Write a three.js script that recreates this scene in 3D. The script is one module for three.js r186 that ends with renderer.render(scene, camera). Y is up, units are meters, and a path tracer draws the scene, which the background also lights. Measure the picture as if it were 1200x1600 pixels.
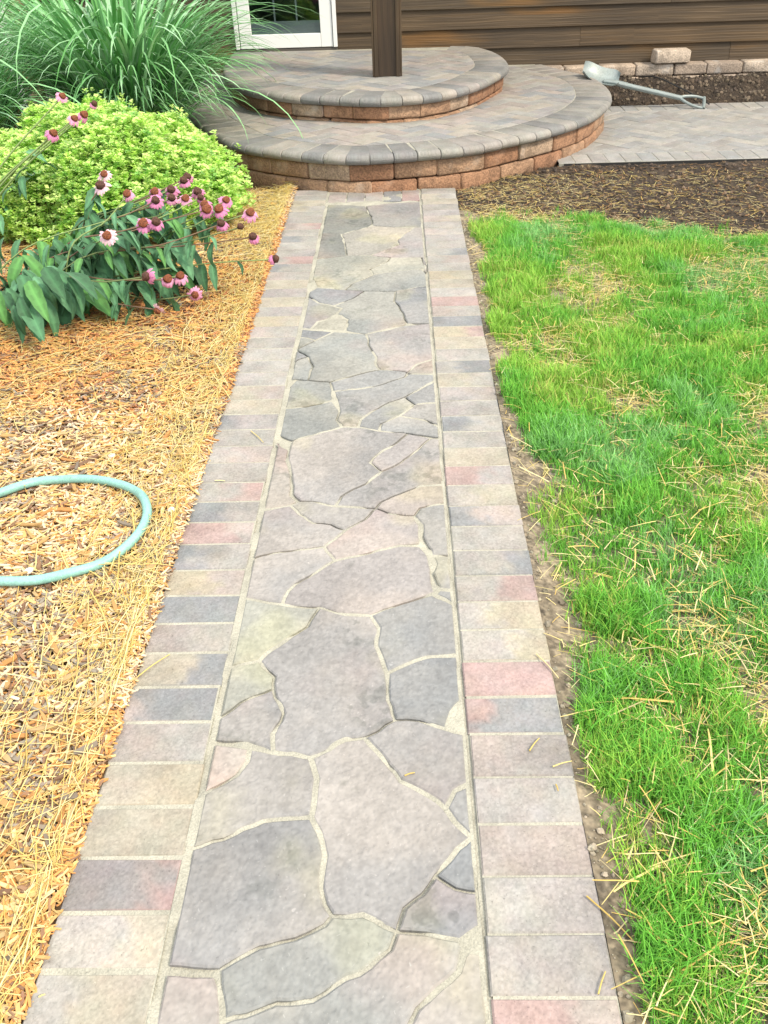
import * as THREE from 'three';
import { RoundedBoxGeometry } from 'three/addons/geometries/RoundedBoxGeometry.js';
import { mergeGeometries, toCreasedNormals } from 'three/addons/utils/BufferGeometryUtils.js';

// ---------------------------------------------------------------- camera, sky, sun, exposure
const scene = new THREE.Scene();
const camera = new THREE.PerspectiveCamera(61.3, 768 / 1024, 0.05, 300);
camera.position.set(0, 1.42, 0);
camera.quaternion.setFromRotationMatrix(new THREE.Matrix4().makeBasis(
  new THREE.Vector3(0.9995517, -0.0283248, -0.0097008),
  new THREE.Vector3(0.0173111, 0.811117, -0.5846277),
  new THREE.Vector3(0.024428, 0.5841977, 0.8112437)));
camera.updateMatrixWorld();
const renderer = new THREE.WebGLRenderer({ antialias: true });
renderer.setSize(768, 1024);
renderer.toneMapping = THREE.LinearToneMapping;
renderer.toneMappingExposure = 2.85;
renderer.shadowMap.enabled = true;
renderer.shadowMap.type = THREE.PCFSoftShadowMap;
{ // a bright overcast sky: pale, a little brighter overhead
  const w = 256, h = 128, d = new Float32Array(w * h * 4);
  for (let j = 0; j < h; j++) for (let i = 0; i < w; i++) {
    const el = Math.abs(j + 0.5 - h / 2) / (h / 2), k = 0.42 + 0.5 * el, o = (j * w + i) * 4;
    d[o] = 0.97 * k; d[o + 1] = 0.985 * k; d[o + 2] = 1.0 * k; d[o + 3] = 1;
  }
  const t = new THREE.DataTexture(d, w, h, THREE.RGBAFormat, THREE.FloatType);
  t.mapping = THREE.EquirectangularReflectionMapping; t.magFilter = THREE.LinearFilter; t.needsUpdate = true;
  scene.background = t; scene.environment = t;
}
const sun = new THREE.DirectionalLight(0xfff0da, 1.5);
sun.position.set(6.5, 8.5, 0.5); sun.target.position.set(0, 0, -3.5);
sun.castShadow = true; sun.shadow.radius = 20; sun.shadow.mapSize.set(2048, 2048);
Object.assign(sun.shadow.camera, { left: -7, right: 7, top: 7, bottom: -7, near: 0.5, far: 30 });
scene.add(sun, sun.target);

// ---------------------------------------------------------------- helpers
function rng(seed) { let a = seed >>> 0; return () => { a = (a + 0x6D2B79F5) | 0; let t = Math.imul(a ^ (a >>> 15), 1 | a); t = (t + Math.imul(t ^ (t >>> 7), 61 | t)) ^ t; return ((t ^ (t >>> 14)) >>> 0) / 4294967296; }; }
const lerp = (a, b, t) => a + (b - a) * t, clamp = (v, a = 0, b = 1) => Math.min(b, Math.max(a, v));
const smooth = (a, b, v) => { const t = clamp((v - a) / (b - a)); return t * t * (3 - 2 * t); };
function hash(i, j, s) { let h = Math.imul(i, 374761393) + Math.imul(j, 668265263) + Math.imul(s, 1274126177); h = Math.imul(h ^ (h >>> 13), 1274126177); return ((h ^ (h >>> 16)) >>> 0) / 4294967296; }
function noise(x, y, s = 0, per = 0) {
  const i = Math.floor(x), j = Math.floor(y), u = x - i, v = y - j, a = u * u * (3 - 2 * u), b = v * v * (3 - 2 * v);
  const w = per ? (n => ((n % per) + per) % per) : (n => n), i0 = w(i), i1 = w(i + 1), j0 = w(j), j1 = w(j + 1);
  return lerp(lerp(hash(i0, j0, s), hash(i1, j0, s), a), lerp(hash(i0, j1, s), hash(i1, j1, s), a), b);
}
function fbm(x, y, s = 0, oct = 4, per = 0) { let v = 0, a = 0.5, n = 0; for (let o = 0; o < oct; o++) { v += a * noise(x, y, s + o * 17, per); n += a; a *= 0.5; x *= 2; y *= 2; per *= 2; } return v / n; }
const taken = {};
function numbered(name) { const n = taken[name] || 0; taken[name] = n + 1; return n ? `${name}_${String(n).padStart(3, '0')}` : name; }
const sh = o => { o.castShadow = true; o.receiveShadow = true; return o; };
function mesh(name, geo, mat, parent) { const m = sh(new THREE.Mesh(geo, mat)); m.name = name; parent.add(m); return m; }
function group(name, parent) { const g = new THREE.Group(); g.name = name; if (parent) parent.add(g); return g; }
function thing(name, label, category, [x, y, z] = [0, 0, 0], grp) { const g = group(numbered(name), scene); g.position.set(x, y, z); g.userData = { label, category }; if (grp) g.userData.group = grp; return g; }
function tag(o, label, category, grp) { o.name = numbered(o.name); o.userData = { label, category }; if (grp) o.userData.group = grp; return o; }
function struct(name, geo, mat, label) { const m = mesh(name, geo, mat, scene); m.userData = { kind: 'structure', label, category: name.replace(/_/g, ' ') }; return m; }
const C = (r, g, b) => new THREE.Color().setRGB(r, g, b);
// a repeating texture from a function of u, v in 0..1 that returns [r, g, b] or a grey value (0..1, display values)
function tex(w, h, fn, srgb, metresU = 1, metresV = metresU) {
  const d = new Uint8Array(w * h * 4);
  for (let j = 0; j < h; j++) for (let i = 0; i < w; i++) {
    const c = fn((i + 0.5) / w, (j + 0.5) / h), o = (j * w + i) * 4;
    if (typeof c === 'number') d[o] = d[o + 1] = d[o + 2] = clamp(c) * 255; else for (let k = 0; k < 3; k++) d[o + k] = clamp(c[k]) * 255;
    d[o + 3] = 255;
  }
  const t = new THREE.DataTexture(d, w, h); t.wrapS = t.wrapT = THREE.RepeatWrapping; t.magFilter = THREE.LinearFilter; t.minFilter = THREE.LinearMipmapLinearFilter; t.generateMipmaps = true;
  if (srgb) t.colorSpace = THREE.SRGBColorSpace;
  t.repeat.set(1 / metresU, 1 / metresV); t.needsUpdate = true; return t;
}
const std = (o) => new THREE.MeshStandardMaterial(Object.assign({ roughness: 0.85, side: THREE.DoubleSide }, o));

// geometry from raw triangles: positions, optional uv and colours
function rawGeo(pos, uv, col) {
  const g = new THREE.BufferGeometry();
  g.setAttribute('position', new THREE.Float32BufferAttribute(pos, 3));
  if (uv) g.setAttribute('uv', new THREE.Float32BufferAttribute(uv, 2));
  if (col) g.setAttribute('color', new THREE.Float32BufferAttribute(col, 3));
  g.computeVertexNormals(); return g;
}
// uv in metres by the main direction of each face (for boxes)
function metreUV(g, ox = 0, oy = 0) {
  if (g.index) g = g.toNonIndexed();
  const p = g.attributes.position, n = g.attributes.normal, uv = new Float32Array(p.count * 2);
  for (let i = 0; i < p.count; i++) {
    const ax = Math.abs(n.getX(i)), ay = Math.abs(n.getY(i)), az = Math.abs(n.getZ(i)); let u, v;
    if (ay >= ax && ay >= az) { u = p.getX(i); v = p.getZ(i); } else if (az >= ax) { u = p.getX(i); v = p.getY(i); } else { u = p.getZ(i); v = p.getY(i); }
    uv[2 * i] = u + ox; uv[2 * i + 1] = v + oy;
  }
  g.setAttribute('uv', new THREE.BufferAttribute(uv, 2)); return g;
}
function box(w, h, d, x = 0, y = 0, z = 0, bevel = 0.003) { const g = new RoundedBoxGeometry(w, h, d, 1, Math.min(bevel, w / 2.1, h / 2.1, d / 2.1)); g.translate(x, y, z); return metreUV(g); }
const area2 = p => { let a = 0; for (let i = 0; i < p.length; i++) { const q = p[(i + 1) % p.length]; a += p[i][0] * q[1] - q[0] * p[i][1]; } return a; };
// each corner moved inward by d
function inset(poly, d) {
  const n = poly.length, s = area2(poly) > 0 ? 1 : -1, out = [];
  for (let i = 0; i < n; i++) {
    const a = poly[(i + n - 1) % n], b = poly[i], c = poly[(i + 1) % n];
    let e1x = b[0] - a[0], e1y = b[1] - a[1], e2x = c[0] - b[0], e2y = c[1] - b[1];
    const l1 = Math.hypot(e1x, e1y) || 1, l2 = Math.hypot(e2x, e2y) || 1; e1x /= l1; e1y /= l1; e2x /= l2; e2y /= l2;
    const n1 = [-e1y * s, e1x * s], n2 = [-e2y * s, e2x * s]; let mx = n1[0] + n2[0], my = n1[1] + n2[1]; const ml = Math.hypot(mx, my) || 1; mx /= ml; my /= ml;
    const k = d / Math.max(0.55, mx * n1[0] + my * n1[1]); out.push([b[0] + mx * k, b[1] + my * k]);
  }
  return out;
}
// a flat slab with a chamfered top edge, outline poly [x, z], top at y
function slab(poly, y, depth, bevel, drop = bevel, uvo = [0, 0, 0], lift = null) {
  if (area2(poly) > 0) poly = poly.slice().reverse();
  const top = bevel ? inset(poly, bevel) : poly, n = poly.length, pos = [], uv = [], [ou, ov, rot] = uvo, cr = Math.cos(rot), sr = Math.sin(rot);
  const L = lift || (() => 0);
  const put = (x, yy, z) => { pos.push(x, yy, z); uv.push((x * cr - z * sr) + ou, (x * sr + z * cr) + ov); };
  const tris = THREE.ShapeUtils.triangulateShape(top.map(p => new THREE.Vector2(p[0], p[1])), []);
  for (const [a, b, c] of tris) {
    const A = top[a], B = top[b], D = top[c], cw = (B[0] - A[0]) * (D[1] - A[1]) - (B[1] - A[1]) * (D[0] - A[0]) > 0;
    for (const p of cw ? [A, D, B] : [A, B, D]) put(p[0], y + L(p[0], p[1]), p[1]);
  }
  const quad = (a, ya, b, yb, c, yc, d2, yd) => { put(a[0], ya, a[1]); put(b[0], yb, b[1]); put(c[0], yc, c[1]); put(a[0], ya, a[1]); put(c[0], yc, c[1]); put(d2[0], yd, d2[1]); };
  for (let i = 0; i < n; i++) {
    const j = (i + 1) % n, P = poly[i], Q = poly[j], T = top[i], U = top[j];
    const yP = y - drop + L(P[0], P[1]), yQ = y - drop + L(Q[0], Q[1]);
    if (bevel) quad(T, y + L(T[0], T[1]), P, yP, Q, yQ, U, y + L(U[0], U[1]));
    quad(P, yP, P, y - depth, Q, y - depth, Q, yQ);
  }
  return rawGeo(pos, uv);
}
function clip(poly, convex) { // Sutherland-Hodgman
  if (area2(convex) < 0) convex = convex.slice().reverse();
  let out = poly;
  for (let i = 0; i < convex.length && out.length; i++) {
    const a = convex[i], b = convex[(i + 1) % convex.length], side = p => (b[0] - a[0]) * (p[1] - a[1]) - (b[1] - a[1]) * (p[0] - a[0]), inp = out; out = [];
    for (let k = 0; k < inp.length; k++) {
      const p = inp[k], q = inp[(k + 1) % inp.length], sp = side(p), sq = side(q);
      if (sp >= 0) out.push(p);
      if ((sp >= 0) !== (sq >= 0)) { const t = sp / (sp - sq); out.push([lerp(p[0], q[0], t), lerp(p[1], q[1], t)]); }
    }
  }
  const res = []; for (const p of out) { const l = res[res.length - 1]; if (!l || Math.hypot(p[0] - l[0], p[1] - l[1]) > 0.002) res.push(p); }
  while (res.length > 1 && Math.hypot(res[0][0] - res[res.length - 1][0], res[0][1] - res[res.length - 1][1]) < 0.002) res.pop();
  return res;
}
const inside = (p, poly) => { let c = false; for (let i = 0, j = poly.length - 1; i < poly.length; j = i++) { const a = poly[i], b = poly[j]; if ((a[1] > p[1]) !== (b[1] > p[1]) && p[0] < (b[0] - a[0]) * (p[1] - a[1]) / (b[1] - a[1]) + a[0]) c = !c; } return c; };
function tube(pts, r0, r1, segs = 10, radial = 6) { // tapered tube through points
  const curve = new THREE.CatmullRomCurve3(pts.map(p => new THREE.Vector3(...p)));
  const g = new THREE.TubeGeometry(curve, segs, 1, radial, false), p = g.attributes.position, c = new THREE.Vector3();
  for (let i = 0; i <= segs; i++) { curve.getPointAt(i / segs, c); const r = lerp(r0, r1, i / segs);
    for (let k = 0; k <= radial; k++) { const o = i * (radial + 1) + k; p.setXYZ(o, c.x + (p.getX(o) - c.x) * r, c.y + (p.getY(o) - c.y) * r, c.z + (p.getZ(o) - c.z) * r); } }
  g.computeVertexNormals(); return g;
}
const dummy = new THREE.Object3D();
function instances(name, geo, mat, items, parent) { // items: {p, r:[x,y,z], s, c}
  const im = sh(new THREE.InstancedMesh(geo, mat, items.length)); im.name = name;
  items.forEach((it, i) => { dummy.position.set(...it.p); dummy.rotation.set(...it.r, 'YXZ'); if (typeof it.s === 'number') dummy.scale.setScalar(it.s); else dummy.scale.set(...it.s); dummy.updateMatrix(); im.setMatrixAt(i, dummy.matrix); im.setColorAt(i, it.c); });
  im.userData.kind = 'stuff'; parent.add(im); return im;
}
const pick = (R, arr) => arr[Math.floor(R() * arr.length)];
const tint = (R, c, amt = 0.15) => { const k = 1 + (R() - 0.5) * 2 * amt; return C(c[0] * k * (1 + (R() - 0.5) * amt * 0.5), c[1] * k, c[2] * k * (1 + (R() - 0.5) * amt * 0.5)); };
const STONES = [["M",-403,-699,-320,-697,-310,-681,-300,-645,-299,-628,-296,-594,-403,-594],
["U",-403,-709,-316,-704,-254,-742,-199,-757,-151,-780,-139,-795,-151,-816,-157,-846,-156,-910,-170,-956,-188,-989,-279,-981,-327,-952,-403,-924],
["W",-316,-704,-254,-742,-199,-757,-151,-780,-139,-795,-82,-792,-27,-767,-36,-739,-88,-698,-125,-675,-161,-653,-217,-653,-261,-634,-296,-628,-298,-645,-309,-681],
["M",-139,-795,-151,-816,-157,-846,-156,-910,-170,-956,-188,-989,-183,-1029,-186,-1074,-188,-1083,-201,-1126,-163,-1152,-134,-1173,-94,-1178,-63,-1141,-28,-1086,-17,-1069,39,-1039,67,-1005,82,-977,114,-942,88,-920,56,-876,41,-865,17,-831,-9,-807,-21,-784,-27,-767,-82,-792],
["B",-27,-767,-21,-784,-9,-807,17,-831,41,-865,74,-844,114,-835,114,-775,76,-751,22,-761],
["W",-27,-767,22,-761,76,-751,85,-738,82,-731,73,-703,43,-670,5,-640,-23,-593,-293,-594,-296,-628,-261,-634,-217,-653,-161,-653,-125,-675,-88,-698,-36,-739],
["M",92,-736,114,-731,114,-593,-23,-593,5,-640,43,-670,73,-703,83,-726],
["P",-403,-1167,-322,-1151,-325,-1120,-345,-1084,-367,-1066,-403,-1043],
["U",-403,-1043,-367,-1066,-345,-1084,-325,-1120,-322,-1151,-278,-1143,-201,-1126,-188,-1083,-186,-1074,-183,-1029,-188,-989,-279,-981,-327,-952,-403,-924],
["M",-94,-1178,-63,-1195,-28,-1220,24,-1220,80,-1196,114,-1183,114,-1061,85,-1042,67,-1005,39,-1039,-17,-1069,-28,-1086,-63,-1141],
["B",67,-1005,85,-1042,114,-1057,114,-942,82,-977],
["B",114,-942,88,-920,56,-876,41,-865,74,-844,114,-835],
["B",-44,-1358,0,-1383,51,-1408,114,-1408,114,-1272,95,-1239,80,-1196,24,-1220,-28,-1220,-46,-1278],
["V",-212,-1577,-148,-1551,-90,-1546,-69,-1504,-74,-1440,-49,-1372,-44,-1358,-46,-1278,-28,-1220,-63,-1195,-94,-1178,-134,-1173,-163,-1152,-201,-1126,-278,-1143,-286,-1188,-269,-1247,-300,-1314,-296,-1351,-341,-1401,-327,-1424,-298,-1451,-239,-1515],
["U",-403,-1172,-403,-1233,-363,-1276,-300,-1314,-269,-1247,-286,-1188,-278,-1143,-331,-1163],
["Y",-403,-1380,-341,-1401,-296,-1351,-300,-1314,-363,-1276,-403,-1235],
["Y",-403,-1616,-363,-1606,-308,-1589,-212,-1577,-239,-1515,-298,-1451,-327,-1424,-341,-1401,-403,-1384],
["B",-90,-1546,-55,-1568,7,-1597,66,-1616,76,-1604,114,-1580,114,-1413,43,-1406,-44,-1358,-49,-1372,-74,-1440,-69,-1504],
["Q",-185,-1757,-91,-1789,-15,-1820,41,-1816,62,-1765,63,-1702,67,-1665,76,-1624,7,-1597,-55,-1568,-90,-1546,-148,-1551,-212,-1577,-308,-1589,-297,-1640,-283,-1665,-229,-1717],
["V",-403,-1773,-347,-1796,-218,-1816,-185,-1757,-229,-1717,-283,-1665,-297,-1640,-308,-1589,-363,-1606,-403,-1616],
["Q",-218,-1816,-167,-1888,-111,-1940,-85,-1994,-41,-1965,26,-1954,38,-1909,41,-1823,-15,-1820,-91,-1789,-185,-1757],
["V",-403,-1990,-330,-2011,-296,-1973,-254,-1926,-206,-1920,-167,-1888,-218,-1816,-347,-1796,-403,-1775],
["U",-330,-2011,-312,-2032,-263,-2033,-200,-2003,-85,-1994,-111,-1940,-167,-1888,-206,-1920,-254,-1926,-296,-1973],
["G",26,-1954,45,-1989,114,-2009,114,-1774,70,-1771,47,-1856,46,-1909],
["G",71,-1768,114,-1772,114,-1636,85,-1640,65,-1702,74,-1741],
["G",85,-1637,114,-1633,114,-1582,72,-1616],
["V",-358,-2373,-284,-2407,-203,-2448,-148,-2451,-83,-2421,13,-2405,-47,-2320,-94,-2266,-104,-2232,-67,-2183,-116,-2120,-184,-2056,-200,-2003,-246,-2028,-306,-2034,-327,-2073,-335,-2155,-360,-2251,-362,-2326],
["P",-403,-2351,-403,-2358,-364,-2321,-362,-2251,-337,-2155,-331,-2065,-313,-2030,-330,-2011,-403,-1994],
["Q",13,-2405,84,-2375,28,-2287,-10,-2229,-67,-2183,-104,-2232,-94,-2266,-47,-2320],
["V",84,-2375,114,-2368,114,-2104,44,-2101,-70,-2022,-85,-1994,-200,-2003,-184,-2056,-116,-2120,-67,-2183,-10,-2229,28,-2287],
["Q",-70,-2022,44,-2101,114,-2104,114,-2011,45,-1989,26,-1954,-41,-1965,-85,-1994],
["K",-403,-2744,-385,-2796,-342,-2788,-263,-2773,-245,-2696,-244,-2634,-331,-2594,-403,-2584],
["K",-403,-2584,-331,-2594,-244,-2634,-215,-2567,-221,-2505,-203,-2448,-284,-2407,-358,-2373,-403,-2407,-403,-2416],
["G",-263,-2773,-171,-2823,-82,-2862,-20,-2853,16,-2836,8,-2799,-102,-2730,-244,-2699],
["G",-244,-2699,-102,-2730,8,-2799,19,-2826,114,-2816,114,-2767,6,-2651,-68,-2599,-139,-2501,-148,-2451,-203,-2448,-221,-2505,-215,-2567],
["T",16,-2836,54,-2900,114,-2940,114,-2819,19,-2826],
["G",-141,-3176,-130,-3090,-101,-2966,-101,-2901,-82,-2862,-20,-2853,16,-2836,54,-2900,114,-2940,114,-3264,6,-3250,-62,-3209],
["K",-271,-3206,-141,-3176,-130,-3090,-101,-2966,-101,-2901,-82,-2862,-171,-2823,-263,-2773,-342,-2788,-331,-2899,-358,-2985,-403,-3048,-340,-3129],
["B",-403,-3046,-358,-2985,-403,-2944],
["K",-403,-2942,-358,-2985,-331,-2899,-342,-2788,-388,-2803,-403,-2797],
["B",-403,-3156,-372,-3152,-340,-3129,-403,-3046],
["B",-403,-3238,-271,-3206,-340,-3129,-372,-3152,-403,-3159],
["G",-83,-2421,-72,-2468,-13,-2519,76,-2482,114,-2443,114,-2375,13,-2405],
["G",-13,-2519,37,-2595,114,-2600,114,-2447,76,-2484],
["B",6,-2651,114,-2763,114,-2603,37,-2595],
["G",-148,-2451,-139,-2501,-68,-2599,6,-2651,37,-2595,-13,-2519,-72,-2468,-83,-2421],
["B",-403,-3634,-374,-3678,-246,-3647,-163,-3631,-212,-3543,-288,-3474,-353,-3507,-403,-3582],
["B",-403,-3579,-353,-3507,-288,-3474,-253,-3443,-269,-3374,-344,-3304,-366,-3236,-403,-3250],
["Y",-366,-3236,-344,-3304,-249,-3362,-222,-3324,-224,-3209],
["K",-163,-3631,-29,-3615,-26,-3502,1,-3386,22,-3270,3,-3251,-56,-3222,-141,-3176,-224,-3209,-222,-3324,-249,-3362,-269,-3374,-253,-3443,-288,-3474,-212,-3543],
["B",-29,-3615,114,-3673,114,-3264,22,-3270,1,-3386,-26,-3502],
["Y",-403,-4039,-259,-4087,-144,-4079,-45,-4044,-66,-3982,-146,-3891,-126,-3818,-219,-3713,-246,-3647,-374,-3685,-403,-3789,-403,-3892],
["K",-126,-3818,-78,-3844,94,-3885,114,-3830,114,-3672,-29,-3615,-163,-3631,-246,-3647,-219,-3713],
["Y",-146,-3891,-66,-3982,-45,-4044,98,-4034,114,-3885,-78,-3844,-126,-3818],
["O",-403,-4431,-301,-4408,-279,-4262,-259,-4087,-403,-4039],
["T",-301,-4408,-194,-4489,-146,-4535,-8,-4489,78,-4482,26,-4393,-15,-4297,-9,-4222,-144,-4079,-259,-4087,-279,-4262],
["V",78,-4482,114,-4474,114,-3830,114,-3885,98,-4034,-45,-4044,-144,-4079,-9,-4222,-15,-4297,26,-4393],
["O",-403,-4915,-266,-4898,-189,-4871,-156,-4690,-146,-4535,-194,-4489,-301,-4408,-403,-4431],
["L",-189,-4871,-66,-4918,114,-4933,114,-4474,78,-4482,-8,-4489,-146,-4535,-156,-4690]];
const ROWS_L = [-703,-803,-907,-1015,-1119,-1224,-1324,-1430,-1529,-1630,-1730,-1840,-1939,-2039,-2139,-2247,-2347,-2449,-2553,-2655,-2758,-2861,-2963,-3066,-3169,-3271,-3374,-3477,-3579,-3682,-3785,-3887,-3990,-4093,-4195,-4298,-4401,-4503,-4606,-4709,-4811,-4914,-5017,-5119,-5222];
const ROWS_R = [-660,-761,-865,-971,-1076,-1182,-1285,-1391,-1492,-1592,-1691,-1794,-1901,-1997,-2102,-2207,-2309,-2412,-2513,-2617,-2721,-2824,-2927,-3030,-3133,-3236,-3339,-3442,-3545,-3648,-3751,-3854,-3956,-4059,-4162,-4265,-4368,-4471,-4574,-4677,-4780,-4883,-4986,-5089,-5192];
const HEADS = [[-0.971,0.38,-4.021],[-0.976,0.37,-4.126],[-1.008,0.37,-3.92],[-1.066,0.38,-3.859],[-1.042,0.37,-3.759],[-0.989,0.36,-3.827],[-0.917,0.37,-3.776],[-0.875,0.38,-3.842],[-0.854,0.37,-3.789],[-0.825,0.36,-3.719],[-0.811,0.35,-3.679],[-0.756,0.35,-3.674],[-0.743,0.36,-3.771],[-0.751,0.3,-3.646],[-0.631,0.33,-3.686],[-0.668,0.29,-3.625],[-0.618,0.25,-3.616],[-0.553,0.12,-3.715],[-1.029,0.36,-3.477],[-0.972,0.37,-3.459],[-1.157,0.4,-3.76],[-1.294,0.44,-3.93],[-1.283,0.42,-3.822],[-1.158,0.34,-3.398],[-1.008,0.2,-3.323],[-0.963,0.14,-3.444],[-0.931,0.12,-3.532],[-0.884,0.03,-3.542],[-0.998,0.05,-3.348]];
const TALL = [[-1.607,0.66,-4.504],[-1.466,0.62,-4.517],[-1.499,0.6,-4.292],[-1.478,0.6,-4.373],[-1.575,0.56,-4.19]];
const LOW = [[-1.095,-5.656],[-0.991,-5.495],[-0.757,-5.311],[-0.448,-5.158],[-0.228,-5.105],[0.06,-5.145],[0.429,-5.253],[0.666,-5.413],[0.921,-5.614],[1.211,-5.939],[1.407,-6.314],[1.493,-6.589],[1.534,-6.994],[1.487,-7.405],[1.331,-7.726],[1.19,-8.003]];
const UPP = [[-1.018,-6.376],[-0.71,-6.106],[-0.413,-5.977],[-0.127,-5.893],[0.236,-5.984],[0.498,-6.25],[0.705,-6.652],[0.802,-6.929],[0.816,-7.334],[0.758,-7.698],[0.626,-7.967],[0.426,-8.154]];
const STRAWS = [[-0.607,-1.349,-0.548,-1.42],[-0.497,-2.43,-0.447,-2.356],[-0.01,-1.077,0.01,-1.084],[0.292,-1.405,0.331,-1.33],[0.242,-1.134,0.266,-1.166],[0.283,-1.095,0.323,-1.108],[0.301,-0.824,0.366,-0.742],[-0.566,-2.141,-0.535,-2.139],[0.29,-0.661,0.308,-0.696],[-0.597,-0.66,-0.588,-0.664],[0.283,-1.053,0.285,-1.038]];
// ---------------------------------------------------------------- textures
const grainMap = tex(512, 512, (u, v) => {
  const m = fbm(u * 6, v * 6, 3, 4, 6), f = fbm(u * 90, v * 90, 9, 2, 90), sp = noise(u * 170, v * 170, 21, 170), hr = fbm(u * 11, v * 11, 25, 4, 11) - 0.5, hb = fbm(u * 9, v * 9, 27, 4, 9) - 0.5;
  let k = 0.8 + 0.2 * m + 0.17 * (f - 0.5); if (sp > 0.93) k += 0.12; if (sp < 0.06) k -= 0.16; return [k * (1 + 0.06 * hr), k, k * (0.985 + 0.05 * hb)];
}, true, 0.45);
const grainBump = tex(512, 512, (u, v) => 0.5 * fbm(u * 8, v * 8, 5, 3, 8) + 0.35 * noise(u * 110, v * 110, 8, 110) + 0.15 * noise(u * 230, v * 230, 8, 230), false, 0.45);
const flagMap = tex(1024, 1024, (u, v) => {
  const a = fbm(u * 4 + 0.3, v * 4, 31, 5, 4), b = fbm(u * 3, v * 3, 47, 5, 3), y = fbm(u * 5, v * 5, 59, 4, 5), f = fbm(u * 130, v * 130, 71, 2, 130), st = fbm(u * 24, v * 60, 83, 3, 12);
  let r = 0.88, g = 0.88, bl = 0.875;
  const blue = smooth(0.45, 0.66, a), pink = smooth(0.5, 0.7, b), yel = smooth(0.56, 0.74, y);
  r += -0.065 * blue + 0.03 * pink + 0.045 * yel; g += -0.048 * blue - 0.012 * pink + 0.042 * yel; bl += -0.028 * blue - 0.015 * pink - 0.015 * yel;
  const k = 1 + 0.16 * (f - 0.5) + 0.07 * (st - 0.5) + 0.2 * (fbm(u * 6, v * 6, 91, 4, 6) - 0.5); const sp = noise(u * 260, v * 260, 97, 260), w = sp > 0.95 ? 0.13 : sp < 0.03 ? -0.1 : 0;
  const moss = smooth(0.62, 0.72, fbm(u * 7, v * 7, 99, 4, 7)) * smooth(0.5, 0.62, fbm(u * 50, v * 50, 103, 3, 50)) * 0.09; return [r * k + w - moss, g * k + w - moss * 0.93, bl * k + w - moss];
}, true, 1.15);
const flagBump = tex(1024, 1024, (u, v) => { // cleft faces: low terraces with crisp lips, over gentle waves and fine grain
  const wx = 0.25 * (fbm(u * 6, v * 6, 11, 3, 6) - 0.5), t = fbm(u * 3 + wx, v * 3 + wx, 13, 5, 3) * 9, fl = Math.floor(t), fr = t - fl, ter = (fl + smooth(0.72, 0.98, fr)) / 9;
  return 0.55 * ter + 0.2 * fbm(u * 7, v * 7, 17, 4, 7) + 0.17 * fbm(u * 45, v * 45, 19, 3, 45) + 0.08 * noise(u * 230, v * 230, 23, 230);
}, false, 1.15);
const sandMap = tex(512, 512, (u, v) => { const f = fbm(u * 150, v * 150, 33, 2, 150), m = fbm(u * 7, v * 7, 35, 3, 7); const k = 0.78 + 0.18 * (f - 0.5) + 0.18 * m; return [k, k, k * 0.97]; }, true, 0.3);
const sandBump = tex(512, 512, (u, v) => fbm(u * 90, v * 90, 37, 3, 90), false, 0.3);
const blockMap = tex(512, 512, (u, v) => {
  const p = smooth(0.56, 0.72, fbm(u * 4, v * 4, 41, 4, 4)), d = smooth(0.6, 0.42, fbm(u * 5, v * 5, 43, 4, 5)), f = fbm(u * 80, v * 80, 45, 3, 80), k = 0.82 + 0.4 * (f - 0.5) - 0.1 * d;
  return [lerp(k, 0.98, p * 0.4), lerp(k * 0.96, 0.96, p * 0.55), lerp(k * 0.92, 0.94, p * 0.7)];
}, true, 0.5);
const blockBump = tex(512, 512, (u, v) => 0.6 * fbm(u * 9, v * 9, 49, 4, 9) + 0.4 * fbm(u * 70, v * 70, 51, 2, 70), false, 0.5);
const woodMap = tex(1024, 512, (u, v) => {
  const warp = fbm(u * 4, v * 3, 53, 3, 1 << 4), g = fbm(u * 6, v * 90 + warp * 5, 55, 4, 6), st = fbm(u * 4, v * 5, 57, 4, 4), k = 0.66 + 0.26 * (g - 0.5) + 0.3 * (st - 0.5), gold = smooth(0.5, 0.7, fbm(u * 3, v * 4, 61, 3, 3));
  return [k * (1 + 0.4 * gold), k * (0.94 + 0.22 * gold), k * (0.86 - 0.1 * gold)];
}, true, 2.4, 0.75);
const woodBump = tex(1024, 512, (u, v) => fbm(u * 6, v * 120 + 4 * fbm(u * 4, v * 3, 53, 2, 4), 63, 3, 6), false, 2.4, 0.75);
const soilMap = tex(1024, 1024, (u, v) => {
  const a = fbm(u * 6, v * 6, 65, 5, 6), f = fbm(u * 120, v * 120, 67, 3, 120), c = fbm(u * 30, v * 30, 69, 3, 30), k = 0.66 + 0.4 * (a - 0.5) + 0.5 * (f - 0.5) + 0.3 * (c - 0.5); return [k, k * 0.97, k * 0.92];
}, true, 1.2);
const soilBump = tex(1024, 1024, (u, v) => 0.5 * fbm(u * 14, v * 14, 73, 4, 14) + 0.5 * fbm(u * 70, v * 70, 75, 3, 70), false, 1.2);

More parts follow.
